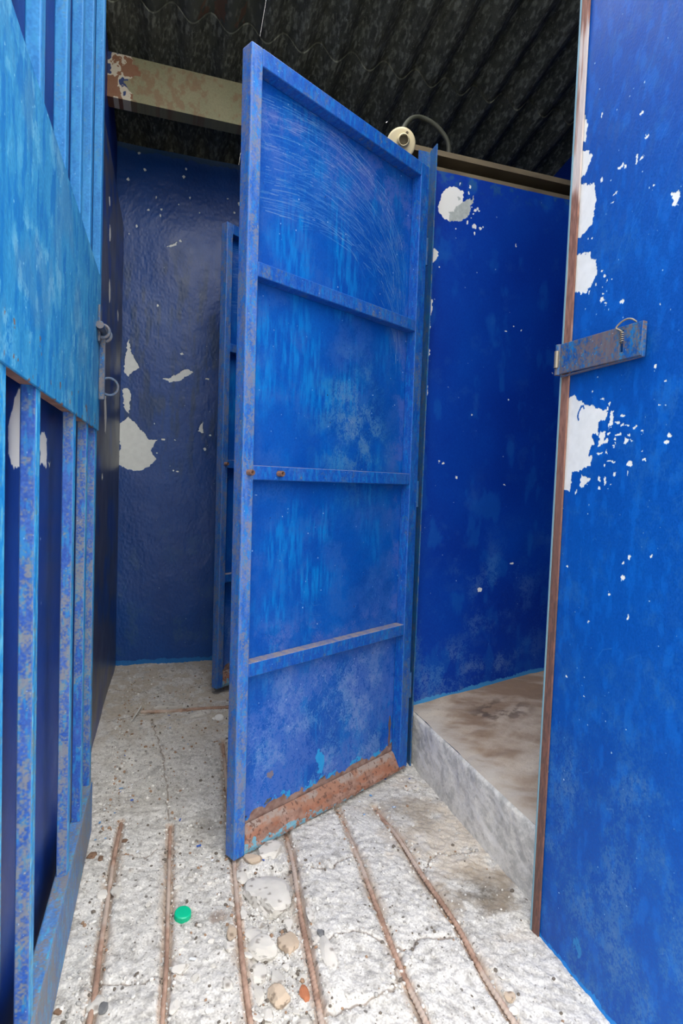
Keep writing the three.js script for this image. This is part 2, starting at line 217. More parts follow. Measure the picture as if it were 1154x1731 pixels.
// the passage's long wall behind the gate (z, y)
const L_PATCH = withBox([[-1.001,1.082,-1.023,1.08,-1.029,0.959,-0.969,0.959,-0.941,0.975,-0.932,1.018,-0.958,1.045,-0.977,1.069], [-1.159,1.026,-1.202,1.032,-1.228,1.023,-1.225,0.968,-1.206,0.962,-1.163,0.973], [-1.245,0.975,-1.266,0.977,-1.262,0.965], [-2.291,1.252,-2.356,1.259,-2.372,1.173,-2.35,1.119,-2.309,1.12]]);
const L_CHIP = binned([[-2.423,1.672,0.0420,0.0429],[-2.794,1.679,0.0340,0.0248],[-2.406,1.883,0.0266,0.0289],[-2.361,1.985,0.0247,0.0160],[-2.241,0.952,0.0203,0.0129]]);
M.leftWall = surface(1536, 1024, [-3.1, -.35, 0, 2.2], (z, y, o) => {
  const wz = z + .012 * (noise(z * 90, y * 90, 83) - .5), wy = y + .012 * (noise(z * 90, y * 90, 84) - .5);
  const n = fbm(z * 4, y * 4, 85, 4), f = noise(z * 260, y * 200, 86);
  o[0] = lerp(8, 14, n); o[1] = lerp(46, 60, n); o[2] = lerp(118, 148, n); mixInto(o, [o[0] + 8, o[1] + 10, o[2] + 12], f - .5);
  // brown grime rubbed into the paint beyond the gate, in patches with an edge
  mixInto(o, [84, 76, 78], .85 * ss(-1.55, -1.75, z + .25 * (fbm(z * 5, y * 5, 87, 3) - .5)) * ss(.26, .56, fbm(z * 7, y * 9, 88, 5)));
  o[3] = .30 + .12 * fbm(z * 12, y * 12, 89, 3); o[4] = .5 + .4 * (fbm(z * 12, y * 10, 90, 4) - .5);
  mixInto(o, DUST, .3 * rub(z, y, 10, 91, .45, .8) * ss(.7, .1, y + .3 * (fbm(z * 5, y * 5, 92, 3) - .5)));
  if (specks(z, y, 93, .05, .05, .003)) mixInto(o, [185, 195, 205], .8);
  if (hit(L_PATCH, wz, wy) || inChips(L_CHIP, wz, wy)) { o[0] = 222; o[1] = 222; o[2] = 216; o[3] = .85; o[4] = .15; }
}, { bump: .003 });

// plain painted plaster for walls of which little shows, one square metre, repeating
M.blueWall = surface(256, 256, [0, 1, 0, 1], (x, y, o) => { const n = fbm(x * 8, y * 8, 101, 4, 8), f = noise(x * 128, y * 128, 102, 128); o[0] = lerp(3, 9, n); o[1] = lerp(42, 62, n); o[2] = lerp(118, 156, n); mixInto(o, [o[0] + 6, o[1] + 10, o[2] + 14], f - .5); o[3] = .45; o[4] = .5 + .4 * (n - .5); }, { rough: 0.5, bump: .003, repeat: true });

// the stall door's sheet, inner face (u from the hinge, y)
const DW = .70, DH = 1.962;
const doorScr = new Strokes(768, 2048, [0, DW, 0, DH]);
{ const r = rng(77);
  for (let k = 0; k < 150; k++) {                                  // wiped arcs in the top panel
    const Y = lerp(1.60, 1.9, r() ** .8), u0 = lerp(.5, .7, r()), u1 = lerp(.14, .3, r()), pts = []; const e = lerp(.05, .12, r());
    for (let t = 0; t <= 12; t++) { const u = lerp(u0, u1, t / 12); pts.push([u, Y + .035 * Math.sin(t / 12 * 2.6) - .05 * (t / 12) ** 2]); }
    if (r() < .45) for (let t = 1; t <= 8; t++) pts.push([lerp(u1, e, Math.sin(t / 8 * 1.57)), Y - .05 - lerp(.02, .26, (t / 8) ** 1.5) + .01]);
    doorScr.line(pts, lerp(.0010, .0030, r()), lerp(.2, .75, r()), r, .42);
  }
  for (let k = 0; k < 34; k++) { const u = lerp(.05, .12, r()), y = lerp(1.5, 1.72, r()); doorScr.line([[u, y], [u + .006 * (r() - .5), y - .1 - .15 * r()]], .0014, .45 * r(), r, .5); }
  for (let k = 0; k < 60; k++) { const u = lerp(.06, .66, r()), y = lerp(.52, 1.44, r()), l = .03 + .1 * r(); doorScr.line([[u, y], [u + .02 * (r() - .5), y - l]], .001, .35 * r(), r, .5); }
  const fleck = (cx, cy, n, sp, a, l, v) => { for (let k = 0; k < n; k++) { const u = cx + sp * (r() + r() - 1), y = cy + sp * 1.2 * (r() + r() - 1), t = a + .9 * (r() - .5), q = l * (.3 + r()); doorScr.line([[u, y], [u + q * Math.cos(t) * .6, y + q * Math.sin(t) * .6], [u + q * Math.cos(t + .4), y + q * Math.sin(t + .4)]], .0009 + .0012 * r(), v * r(), r, .25); } };
  fleck(.36, .30, 110, .09, 1.2, .03, .7); fleck(.28, .26, 90, .10, .9, .03, .6); fleck(.45, .20, 70, .10, .8, .025, .6); fleck(.64, .25, 26, .05, 2.3, .012, 1); fleck(.60, .16, 18, .05, 2.3, .012, .9); fleck(.20, .36, 60, .09, 1.3, .03, .5); fleck(.14, .16, 50, .07, 1, .03, .5);
  fleck(.26, 1.12, 160, .09, 1.0, .02, .55); fleck(.30, 1.05, 90, .14, .6, .02, .4); fleck(.16, .62, 60, .05, .8, .02, .6); fleck(.40, .56, 40, .08, .3, .04, .5); fleck(.62, 1.26, 60, .06, 1.5, .02, .4); fleck(.10, 1.70, 90, .05, 1.4, .03, .6); fleck(.62, 1.82, 80, .06, .2, .05, .55);
  for (let k = 0; k < 40; k++) { const u = lerp(.06, .66, r()), y = lerp(.1, .6, r()), a = r() * 3.1, l = .02 + .07 * r(); doorScr.line([[u, y], [u + l * Math.cos(a), y + l * Math.sin(a)], [u + l * 1.3 * Math.cos(a + .4), y + l * 1.3 * Math.sin(a + .4)]], .0013, .45 * r(), r, .4); } }
const CYAN_SPOT = [[.52, 1.55, .10, .16], [.36, 1.62, .07, .13], [.34, 1.50, .08, .10], [.62, 1.33, .08, .10], [.50, 1.30, .10, .14], [.62, 1.20, .07, .14], [.45, 1.18, .16, .12], [.30, 1.22, .12, .10], [.52, .78, .09, .14], [.44, .68, .14, .10], [.58, .60, .09, .08], [.40, .82, .09, .08]];
M.doorSheet = surface(768, 2048, [0, DW, 0, DH], (u, y, o) => {
  const n = fbm(u * 9, y * 5, 111, 4), f = noise(u * 520, y * 330, 112);
  o[0] = 0; o[1] = lerp(66, 86, n); o[2] = lerp(156, 176, n); mixInto(o, [6, o[1] + 12, o[2] + 14], f - .5);
  o[3] = .40 + .18 * fbm(u * 30, y * 30, 113, 3); o[4] = .5 + .3 * (fbm(u * 5, y * 5, 114, 3) - .5) + .08 * (f - .5);
  let spot = 0; for (const s of CYAN_SPOT) { const q = 1 - Math.hypot((u - s[0]) / s[2], (y - s[1]) / s[3]); if (q > spot) spot = q; }
  const brush = fbm(u * 150, y * 22, 115, 5), cl = fbm(u * 18, y * 9, 116, 5);
  mixInto(o, [4, 130, 206], .7 * ss(-.1, .75, spot + 1.1 * (cl - .5)) * ss(.25, .75, brush));
  mixInto(o, [10, 106, 188], .5 * ss(.45, .75, cl) * ss(.3, .75, brush));
  const nearEdge = Math.max(ss(.17, .05, u), ss(.58, .69, u), ss(.12, .03, Math.abs(y - .5)), ss(1.62, 1.85, y));      // grey lavender rubbing along the frame
  mixInto(o, [70, 94, 170], .8 * rub(u, y, 20, 117, .2, .7) * nearEdge);
  mixInto(o, [50, 92, 172], .5 * rub(u, y, 12, 130, .35, .75));
  mixInto(o, [72, 104, 182], .8 * rub(u, y, 10, 129, .05, .6) * ss(.62, .36, y + .3 * (fbm(u * 9, y * 9, 119, 3) - .5)));
  mixInto(o, [124, 148, 196], .6 * rub(u, y, 15, 118, .2, .85) * ss(.60, .32, y + .3 * (fbm(u * 9, y * 9, 119, 3) - .5)));
  mixInto(o, [112, 140, 170], .6 * rub(u, y, 18, 120, .2, .8) * ss(.26, .04, Math.hypot(u - .26, (y - 1.12) * .8)));
  mixInto(o, [138, 150, 186], 1.1 * doorScr.at(u, y));
  if (specks(u, y, 121, .03, .16, .0018)) mixInto(o, [170, 190, 225], .8);
  if (specks(u, y, 122, .05, .10, .0022)) mixInto(o, [36, 44, 74], .8);
  // rusted foot of the sheet with an uneven edge and bare light blue flakes
  const foot = .055 + .05 * fbm(u * 14, .7, 123, 3) + .035 * ss(.08, .02, u) + .02 * (noise(u * 90, y * 90, 124) - .5);
  const flake = fbm(u * 34, y * 24, 125, 3);
  if (y < foot + .012 && flake + .25 * (noise(u * 260, y * 200, 132) - .5) > .60) { mixInto(o, [40, 150, 206], .85); o[4] += .12; }
  if ((u - .375 - .12 * (y - .13)) ** 2 * 5 + (y - .135) ** 2 < .0009 + .0050 * (fbm(u * 60, y * 40, 126, 5) - .5)) mixInto(o, [34, 150, 212], .85);
  if (Math.abs(u - .055) < .010 * fbm(9, y * 40, 134, 3) && y < .18) mixInto(o, [120, 84, 66], .8);
  if (y < foot) { const p = fbm(u * 60, y * 60, 127, 4); o[0] = lerp(98, 170, p); o[1] = lerp(70, 146, p); o[2] = lerp(62, 136, p); o[3] = .85; o[4] = .35 + .4 * p; }
  if ((u - .56) ** 2 + (y - .16) ** 2 < .0004 * fbm(u * 120, y * 120, 128, 4) ** 1.5) mixInto(o, [140, 112, 100], .7);
}, { bump: .0018, spec: .6 });

// painted steel, one square metre, repeating: the stall doors' frames
function steel(seed, base, worn, cyan, rust, wornAt = .5, rustAt = .6) {
  return surface(768, 768, [0, 1, 0, 1], (x, y, o) => {
    const n = fbm(x * 8, y * 8, seed, 4, 8), f = noise(x * 384, y * 384, seed + 1, 384), big = fbm(x * 6, y * 3, seed + 5, 3, 3);
    o[0] = base[0]; o[1] = base[1]; o[2] = base[2]; mixInto(o, worn, .8 * ss(wornAt - .18, wornAt + .2, fbm(x * 128, y * 32, seed + 2, 4, 32) * .5 + .5 * n)); mixInto(o, [o[0] + 16, o[1] + 22, o[2] + 24], f - .5);
    mixInto(o, cyan, .7 * ss(.48, .74, fbm(x * 192, y * 48, seed + 3, 4, 48)));
    o[3] = .45; o[4] = .55;
    const r = .34 * fbm(x * 320, y * 320, seed + 4, 2, 320) + .33 * fbm(x * 64, y * 40, seed + 7, 3, 40) + .33 * big, k = ss(rustAt - .10, rustAt + .12, r);
    if (k > 0) { mixInto(o, rust, .72 * k); o[4] = .55 - .2 * k; }
    if (specks(x, y, seed + 6, 1 / 96, .16, .0012)) mixInto(o, [180, 200, 225], .6);
  }, { bump: .0006, repeat: true, spec: .7, rough: .5 });
}
M.frame = steel(131, [10, 76, 166], [50, 94, 170], [14, 112, 188], [106, 104, 120], .54, .58);
M.stile = steel(141, [34, 92, 178], [88, 120, 188], [30, 126, 202], [132, 124, 132], .48, .54);
M.post = steel(151, [16, 76, 148], [60, 96, 146], [18, 104, 142], [112, 104, 104], .52, .56);
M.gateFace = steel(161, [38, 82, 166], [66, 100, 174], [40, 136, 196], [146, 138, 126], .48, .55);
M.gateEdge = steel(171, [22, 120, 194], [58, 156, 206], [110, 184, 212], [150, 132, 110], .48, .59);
M.gateTop = steel(181, [34, 114, 178], [58, 138, 196], [48, 134, 186], [96, 128, 148], .50, .64);
M.gateKick = steel(191, [62, 114, 180], [106, 142, 186], [66, 164, 200], [134, 116, 104], .46, .50);
M.hasp = steel(201, [14, 72, 144], [62, 96, 130], [20, 114, 178], [126, 92, 76], .48, .45);
M.dustyTop = steel(221, [70, 96, 160], [150, 140, 138], [120, 132, 168], [168, 148, 124], .44, .46);
M.footRail = surface(1024, 128, [0, DW, 0, .07], (u, y, o) => {
  const p = fbm(u * 60, y * 90, 216, 5), q = fbm(u * 34, y * 60, 217, 4), f = noise(u * 500, y * 500, 218);
  o[0] = lerp(108, 176, p); o[1] = lerp(76, 142, p); o[2] = lerp(62, 128, p);
  mixInto(o, [158, 146, 138], .8 * ss(.034, .046, y + .022 * (q - .5)));                          // greyer dusty upper fold
  mixInto(o, [150, 92, 66], .6 * ss(.42, .62, q)); mixInto(o, [92, 66, 56], .7 * ss(.60, .72, fbm(u * 150, y * 170, 219, 4)));
  if (y < .024 * ss(.1, .6, u) + .03 * (q - .5) && fbm(u * 90, y * 130, 220, 4) + .4 * (f - .5) > .56 - .16 * ss(.35, .65, u)) mixInto(o, [92, 160, 186], .8);
  o[4] = p;
}, { bump: .0014, rough: .85 });
M.bolt = steel(211, [18, 66, 122], [70, 110, 150], [26, 112, 172], [126, 102, 86], .50, .46);
M.rust = surface(256, 256, [0, .5, 0, .5], (x, y, o) => { const p = fbm(x * 64, y * 64, 221, 4, 32), q = noise(x * 320, y * 320, 222, 160); o[0] = lerp(96, 164, p); o[1] = lerp(66, 124, p); o[2] = lerp(56, 106, p); mixInto(o, [176, 156, 140], .5 * ss(.6, .8, q) * p); o[3] = .85; o[4] = p; }, { rough: 0.85, bump: .0012, repeat: true });
M.jamb = surface(64, 1024, [0, .1, 0, 2.5], (x, y, o) => { const p = fbm(x * 300, y * 60, 225, 4), q = fbm(x * 60, y * 5, 226, 3); o[0] = lerp(96, 158, p); o[1] = lerp(64, 112, p); o[2] = lerp(54, 94, p); mixInto(o, [206, 202, 198], .8 * ss(.5, .62, q) * ss(1.3, 1.9, y + .4 * q)); mixInto(o, [78, 58, 54], .75 * ss(.3, .6, p) * ss(1.3, .9, y + .4 * q)); o[3] = .8; o[4] = p; }, { rough: 0.8, bump: .001 });

// the gate's plate (z, y): light blue paint, weathered in upright streaks
M.gatePlate = surface(1024, 512, [-1.6, -.40, 1.05, 1.48], (z, y, o) => {
  const st = fbm(z * 46, y * 9, 231, 4), n = fbm(z * 10, y * 10, 232, 4), f = noise(z * 420, y * 300, 233);
  o[0] = lerp(26, 62, st); o[1] = lerp(118, 152, st); o[2] = lerp(176, 198, st); mixInto(o, [o[0] + 14, o[1] + 18, o[2] + 18], f - .5);
  mixInto(o, [4, 104, 176], .75 * ss(.48, .7, fbm(z * 70, y * 20, 234, 5)));
  mixInto(o, [116, 182, 212], .7 * rub(z, y, 34, 235, .42, .7) * ss(.3, .6, n));
  mixInto(o, [78, 126, 168], .4 * ss(.5, .7, n));
  if (specks(z, y, 236, .02, .28, .0018)) mixInto(o, [150, 200, 225], .8);
  o[3] = .42 + .2 * n; o[4] = .5 + .4 * (st - .5) + .15 * (f - .5);
  if (fbm(z * 50, y * 60, 237, 4) > .70 + 1.8 * (y - 1.07)) { mixInto(o, [132, 84, 62], .8); o[3] = .8; }
}, { rough: 0.5, bump: .0014 });

// concrete of the floor (x, z)
const STAIN = [[.74, -1.14, .10, .10, [66, 58, 48], .85], [.75, -1.34, .17, .34, [188, 170, 148], .6], [.70, -1.50, .10, .12, [120, 112, 100], .45], [.132, -1.214, .022, .02, [120, 104, 92], .8], [.13, -1.58, .06, .10, [110, 104, 96], .5], [-.02, -1.75, .16, .14, [134, 128, 118], .35]];
function concrete(x, z, o) {
  const n = fbm(x * 9, z * 9, 241, 4), g = noise(x * 420, z * 420, 242), c = fbm(x * 70, z * 70, 243, 4);
  o[0] = lerp(186, 212, n); o[1] = lerp(183, 209, n); o[2] = lerp(177, 203, n); mixInto(o, [120, 116, 110], 1.3 * clamp(.52 - c)); mixInto(o, [o[0] + 46, o[1] + 46, o[2] + 44], g - .5);
  if (specks(x, z, 244, .010, .32, .0020)) mixInto(o, [112, 108, 102], .7);
  if (specks(x, z, 245, .028, .30, .0034)) mixInto(o, [88, 82, 76], .75);
  if (specks(x, z, 246, .016, .3, .0028)) mixInto(o, [232, 229, 222], .7);
  o[3] = .92; o[4] = .35 + .55 * c + .16 * g;
}
const REBAR = [
  [[-.125, -.30], [-.118, -.60], [-.107, -1.023], [-.104, -1.083], [-.105, -1.195], [-.104, -1.331], [-.103, -1.478], [-.097, -1.645]],
  [[-.005, -.30], [.004, -.60], [.015, -.991], [.021, -1.09], [.025, -1.226], [.029, -1.399], [.033, -1.595]],
  [[.150, -.30], [.158, -.60], [.164, -.951], [.166, -1.065], [.174, -1.223], [.184, -1.383], [.189, -1.533], [.201, -1.715], [.212, -1.902], [.222, -2.08]],
  [[.25, -.30], [.265, -.60], [.285, -.918], [.295, -1.031], [.308, -1.188], [.326, -1.347], [.337, -1.52]],
  [[.44, -.30], [.455, -.60], [.465, -.87], [.467, -.986], [.478, -1.144], [.492, -1.329], [.507, -1.57]],
  [[.60, -.30], [.612, -.60], [.620, -.829], [.620, -.932], [.630, -1.07], [.626, -1.227], [.627, -1.398], [.616, -1.54]]];
function rebarX(k, z) { const p = REBAR[k]; if (z < p[p.length - 1][1]) return null; for (let i = 0; i + 1 < p.length; i++) if (z <= p[i][1] && z >= p[i + 1][1]) return lerp(p[i][0], p[i + 1][0], (z - p[i][1]) / (p[i + 1][1] - p[i][1])); return p[0][0]; }
function nearestBar(x, z) { let d = 9; for (let k = 0; k < 6; k++) { const bx = rebarX(k, z); if (bx !== null) d = Math.min(d, Math.abs(x - bx)); else { const e = REBAR[k][REBAR[k].length - 1]; d = Math.min(d, Math.hypot(x - e[0], z - e[1])); } } return d; }
const CRACK = [[[.312, -1.086], [.36, -1.10], [.407, -1.102], [.455, -1.06], [.49, -1.04]], [[.48, -1.03], [.455, -.99], [.448, -.963], [.42, -.95], [.399, -.937], [.30, -.93]], [[.502, -1.036], [.53, -1.052], [.561, -1.045], [.614, -1.04]], [[-.10, -1.11], [-.06, -1.10], [-.02, -1.085], [.021, -1.103]], [[-.21, -2.33], [-.1, -2.37], [.04, -2.385], [.16, -2.39], [.3, -2.37], [.5, -2.4], [.8, -2.38]], [[-.03, -2.3], [0, -2.1], [.02, -1.9], [.03, -1.62]], [[.31, -1.33], [.4, -1.30], [.49, -1.34]], [[.64, -1.25], [.7, -1.3], [.8, -1.28]], [[-.09, -1.5], [-.03, -1.47], [.02, -1.5]], [[.05, -2.6], [.2, -2.7], [.3, -2.62]], [[-.2, -2.7], [-.05, -2.62], [.05, -2.6]]];
function segDist(px, pz, a, b) { const dx = b[0] - a[0], dz = b[1] - a[1], t = clamp(((px - a[0]) * dx + (pz - a[1]) * dz) / (dx * dx + dz * dz)); return Math.hypot(px - a[0] - t * dx, pz - a[1] - t * dz); }
const CRACK_BOX = CRACK.map((c) => { const xs = c.map((p) => p[0]), zs = c.map((p) => p[1]); return { c, a: Math.min(...xs) - .04, b: Math.max(...xs) + .04, e: Math.min(...zs) - .04, f: Math.max(...zs) + .04 }; });
function crackDist(x, z) { let d = 9; const wx = x + .012 * (noise(x * 60, z * 60, 251) - .5), wz = z + .012 * (noise(x * 60, z * 60, 252) - .5); for (const { c, a, b, e, f } of CRACK_BOX) { if (wx < a || wx > b || wz < e || wz > f) continue; for (let i = 0; i + 1 < c.length; i++) d = Math.min(d, segDist(wx, wz, c[i], c[i + 1])); } return d; }
function inRubble(x, z) { const a = rebarX(2, z), b = rebarX(3, z); if (a === null || b === null || z < -1.36) return 0; return ss(a + .008, a + .02, x) * ss(b - .006, b - .016, x) * ss(-1.36, -1.33, z); }
function floorY(x, z) {
  const d = nearestBar(x, z) + .005 * (fbm(x * 70, z * 30, 253, 3) - .5);
  let y = .006 * (fbm(x * 4, z * 3, 254, 3) - .5) * 2 + .004 * (fbm(x * 24, z * 24, 255, 3) - .5) * 2 + .0030 * (fbm(x * 110, z * 110, 258, 2) - .5) * 2;
  y -= .010 * ss(.016, .005, d);
  y -= .005 * ss(.0055, .0008, crackDist(x, z) + .003 * (noise(x * 190, z * 190, 259) - .5));
  y -= .016 * inRubble(x, z);
  const a = rebarX(1, z), b = rebarX(2, z); if (a !== null && b !== null && x > a && x < b) y -= .004 * ss(.012, .03, Math.min(x - a, b - x));   // a worn strip full of grit
  const q = rebarX(3, z), r = rebarX(4, z); if (q !== null && r !== null && x > q + .01 && x < r) y += .006 * ss(-.935, -.95, z + .01 * Math.sin(x * 60));
  return y;
}
M.floor = surface(1024, 2048, [-.25, .95, -3.1, -.3], (x, z, o) => {
  concrete(x, z, o);
  const gritty = fbm(x * 14, z * 10, 247, 4);
  mixInto(o, [176, 164, 146], .7 * ss(-1.9, -2.5, z + .6 * (gritty - .5)) * ss(.3, .6, fbm(x * 30, z * 22, 249, 4)));     // brown dirt that lies further in
  for (const s of STAIN) { const q = 1 - Math.hypot((x - s[0]) / s[2], (z - s[1]) / s[3]) + 1.9 * (fbm(x * 22, z * 22, 248, 5) - .5); if (q > 0) mixInto(o, s[4], s[5] * ss(0, .9, q) * (.6 + .4 * noise(x * 260, z * 260, 250))); }
  const d = nearestBar(x, z) + .006 * (fbm(x * 80, z * 40, 256, 3) - .5);
  mixInto(o, [176, 146, 124], .5 * ss(.014, .008, d));                                                                // rust bled into the groove
  mixInto(o, [120, 108, 98], .7 * ss(.003, .001, crackDist(x, z)));
  mixInto(o, [168, 152, 136], .5 * ss(.45, .7, gritty) * ss(.03, .012, d));
}, { rough: 0.93, bump: .0026 });
M.step = surface(1024, 512, [.8, 1.95, -1.85, -.95], (x, z, o) => {
  concrete(x, z, o); mixInto(o, [204, 186, 162], .7);
  const n = fbm(x * 4 + z * 3, z * 5, 261, 5), s = fbm(x * 26 - z * 20, z * 14, 262, 5);
  mixInto(o, [132, 106, 82], .85 * ss(.30, .62, n + .22 * ss(.95, 1.4, x) - .08) * (.45 + .55 * ss(.25, .7, s))); mixInto(o, [196, 190, 180], .6 * ss(.92, .84, x + .1 * (s - .5)));
  mixInto(o, [76, 62, 52], .7 * ss(.44, .64, fbm(x * 34, z * 34, 263, 5)) * ss(.15, .03, Math.hypot(x - 1.08, (z + 1.62) * 1.2)));
  o[3] = .75;
}, { rough: 0.75, bump: .002 });
M.riser = surface(1024, 256, [-1.85, -.95, 0, .22], (z, y, o) => { concrete(z + 3, y, o); mixInto(o, [222, 219, 210], .6); const s = fbm(z * 34, y * 60, 264, 5); mixInto(o, [138, 138, 132], .45 * ss(.40, .75, .6 * s + .4 * fbm(z * 120, y * 120, 267, 3) + .25 * (fbm(z * 6, y * 6, 265, 3) - .5))); mixInto(o, [226, 224, 218], .6 * ss(.58, .7, fbm(z * 16 + y * 30, y * 20, 266, 3))); o[4] = .5 + .5 * (s - .5); }, { rough: 0.9, bump: .003 });
M.ground = surface(512, 512, [0, 2, 0, 2], (x, z, o) => { const n = fbm(x * 4, z * 4, 271, 5, 8), g = noise(x * 128, z * 128, 272, 256); o[0] = lerp(150, 186, n); o[1] = lerp(146, 180, n); o[2] = lerp(138, 170, n); mixInto(o, [o[0] + 20, o[1] + 20, o[2] + 20], g - .5); o[3] = .95; o[4] = n; }, { rough: 0.95, bump: .006, repeat: true });
// fibre-cement roofing, dark with age (one square metre, repeating)
M.roof = surface(1024, 1024, [0, 1, 0, 1], (x, y, o) => { const n = fbm(x * 6, y * 3, 281, 4, 6), f = fbm(x * 128, y * 48, 282, 3, 16), s = noise(x * 256, y * 256, 283, 256); o[0] = lerp(60, 90, n); o[1] = lerp(64, 92, n); o[2] = lerp(54, 78, n); mixInto(o, [30, 32, 26], .45 * ss(.35, .8, fbm(x * 96, y * 32, 284, 4, 16))); mixInto(o, [150, 154, 136], .6 * ss(.48, .8, f)); mixInto(o, [160, 162, 150], .5 * ss(.86, .95, s)); o[3] = .95; o[4] = f; }, { rough: 0.95, bump: .0015, repeat: true });
M.roofRust = surface(512, 512, [-.4, .8, -2.5, -1.3], (x, z, o) => { const n = fbm(x * 8, z * 5, 285, 4), f = fbm(x * 90, z * 40, 286, 3); o[0] = lerp(60, 90, n); o[1] = lerp(64, 92, n); o[2] = lerp(54, 78, n); mixInto(o, [134, 136, 120], .5 * ss(.55, .8, f)); if (fbm(x * 30, z * 20, 287, 5) > .55 && x > .08 && x < .26) mixInto(o, [112, 74, 52], .6); o[3] = .95; o[4] = f; }, { rough: 0.95, bump: .0015 });
M.beam = surface(1024, 256, [-.3, 1.0, 2.46, 2.68], (x, y, o) => {
  const n = fbm(x * 12, y * 12, 291, 4), r = .6 * fbm(x * 60, y * 50, 292, 5) + .4 * fbm(x * 11, y * 11, 295, 3), f = noise(x * 300, y * 300, 293);
  o[0] = lerp(116, 134, n); o[1] = lerp(116, 128, n); o[2] = lerp(82, 94, n); mixInto(o, [o[0] + 12, o[1] + 12, o[2] + 10], f - .5); o[3] = .6; o[4] = .6;
  mixInto(o, [118, 82, 52], .55 * ss(.5, .7, r)); if (r > .62) o[4] = .35;
  const e = fbm(x * 26, y * 22, 294, 5);
  if (x < -.165 + .12 * (e - .5)) { if (e > .52) mixInto(o, [124, 76, 48], .8); else if (e > .40) mixInto(o, [206, 196, 176], .8); else mixInto(o, [14, 40, 96], .9); }
}, { bump: .0015 });
M.channel = surface(512, 64, [.7, 1.98, 0, .2], (x, y, o) => { const n = fbm(x * 12, y * 30, 301, 4); o[0] = lerp(84, 124, n); o[1] = lerp(74, 112, n); o[2] = lerp(58, 86, n); o[3] = .8; o[4] = n; }, { rough: 0.8, bump: .001 });
M.paleEdge = new THREE.MeshPhysicalMaterial({ color: '#6d93a2', roughness: .6 });
M.green = new THREE.MeshPhysicalMaterial({ color: '#06b184', roughness: .35 });
M.white = new THREE.MeshPhysicalMaterial({ color: '#e4e2dc', roughness: .5 });
M.cream = new THREE.MeshPhysicalMaterial({ color: '#cfc39c', roughness: .45 });
M.creamDark = new THREE.MeshPhysicalMaterial({ color: '#5a523f', roughness: .7 });
M.cable = new THREE.MeshPhysicalMaterial({ color: '#34372c', roughness: .6 });
M.wire = new THREE.MeshPhysicalMaterial({ color: '#8d8577', roughness: .5, metalness: .6 });
M.knob = new THREE.MeshPhysicalMaterial({ color: '#8a6a52', roughness: .8 });
M.hole = new THREE.MeshPhysicalMaterial({ color: '#1c1512', roughness: .95 });
// ---------------------------------------------------------------- the setting
// floor: one heightfield with grooves round the rebars, cracks and the broken strip
{
  const x0 = -.24, x1 = .86, z0 = -3.06, z1 = -.30, zs = [], xs = [];
  for (let z = z1; z > z0; z -= z > -1.8 ? .0042 : .009) zs.push(z); zs.push(z0);
  for (let x = x0; x < x1; x += .0042) xs.push(x); xs.push(x1);
  const nx = xs.length, nz = zs.length, pos = new Float32Array(nx * nz * 3), uv = new Float32Array(nx * nz * 2), idx = [];
  for (let j = 0; j < nz; j++) for (let i = 0; i < nx; i++) { const k = j * nx + i; pos[3 * k] = xs[i]; pos[3 * k + 1] = floorY(xs[i], zs[j]); pos[3 * k + 2] = zs[j]; uv[2 * k] = (xs[i] + .25) / 1.2; uv[2 * k + 1] = (zs[j] + 3.1) / 2.8; }
  for (let j = 0; j + 1 < nz; j++) for (let i = 0; i + 1 < nx; i++) { const k = j * nx + i; idx.push(k, k + 1, k + nx, k + 1, k + nx + 1, k + nx); }
  const g = new THREE.BufferGeometry(); g.setAttribute('position', new THREE.BufferAttribute(pos, 3)); g.setAttribute('uv', new THREE.BufferAttribute(uv, 2)); g.setIndex(idx); g.computeVertexNormals();
  tag(struct('floor', g, M.floor), 'worn grey concrete floor with exposed rebar grooves and rubble', 'floor');
  const gg = new THREE.BoxGeometry(16, .3, 16); gg.translate(0, -.19, 3);
  const p = gg.attributes.position, u2 = new Float32Array(p.count * 2); for (let i = 0; i < p.count; i++) { u2[2 * i] = p.getX(i) / 2; u2[2 * i + 1] = p.getZ(i) / 2; } gg.setAttribute('uv', new THREE.BufferAttribute(u2, 2));
  tag(struct('ground', gg, M.ground), 'pale earth and concrete yard in front of the building', 'ground');
}
const ROOF_A = .23, roofY = (z) => 2.60 + ROOF_A * (z + 3.04), ROOF_BACK = -3.3;
// a wall that lies along z from za (far) to zb (near), its top cut to the roof's slope
function slopedWall(xa, xb, za, zb, ya, drop = .035) {
  const s = new THREE.Shape([new THREE.Vector2(-zb, ya), new THREE.Vector2(-za, ya), new THREE.Vector2(-za, roofY(za) - drop), new THREE.Vector2(-zb, roofY(zb) - drop)]);
  const g = new THREE.ExtrudeGeometry(s, { depth: xb - xa, bevelEnabled: false }); g.rotateY(Math.PI / 2); g.translate(xa, 0, 0); return g;     // (s, y, d) -> (d, y, -s)
}
function wall(name, g, m, label) { return tag(struct(name, g, m), label, 'wall'); }
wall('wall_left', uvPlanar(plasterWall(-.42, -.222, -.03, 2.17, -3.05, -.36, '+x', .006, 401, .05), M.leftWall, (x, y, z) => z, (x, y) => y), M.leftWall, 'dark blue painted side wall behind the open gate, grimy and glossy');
wall('wall_upper', uvMetric(slopedWall(-.42, -.258, -3.05, -.36, 2.17)), M.blueWall, 'set-back upper strip of the dark blue side wall under the roof');
wall('wall_back', uvPlanar(plasterWall(-.42, 1.95, -.03, 2.57, -3.16, -3.04, '+z', .008, 402, .03), M.backWall, (x) => x, (x, y) => y), M.backWall, 'glossy dark blue end wall of the passage with peeled white patches');
wall('wall_right', uvPlanar(plasterWall(.785, .885, -.03, 2.5, -.988, -.45, '-x', .0025, 403, .03), M.rightWall, (x, y, z) => z, (x, y) => y), M.rightWall, 'bright blue wall carrying the hasp, peeling white along its edge');
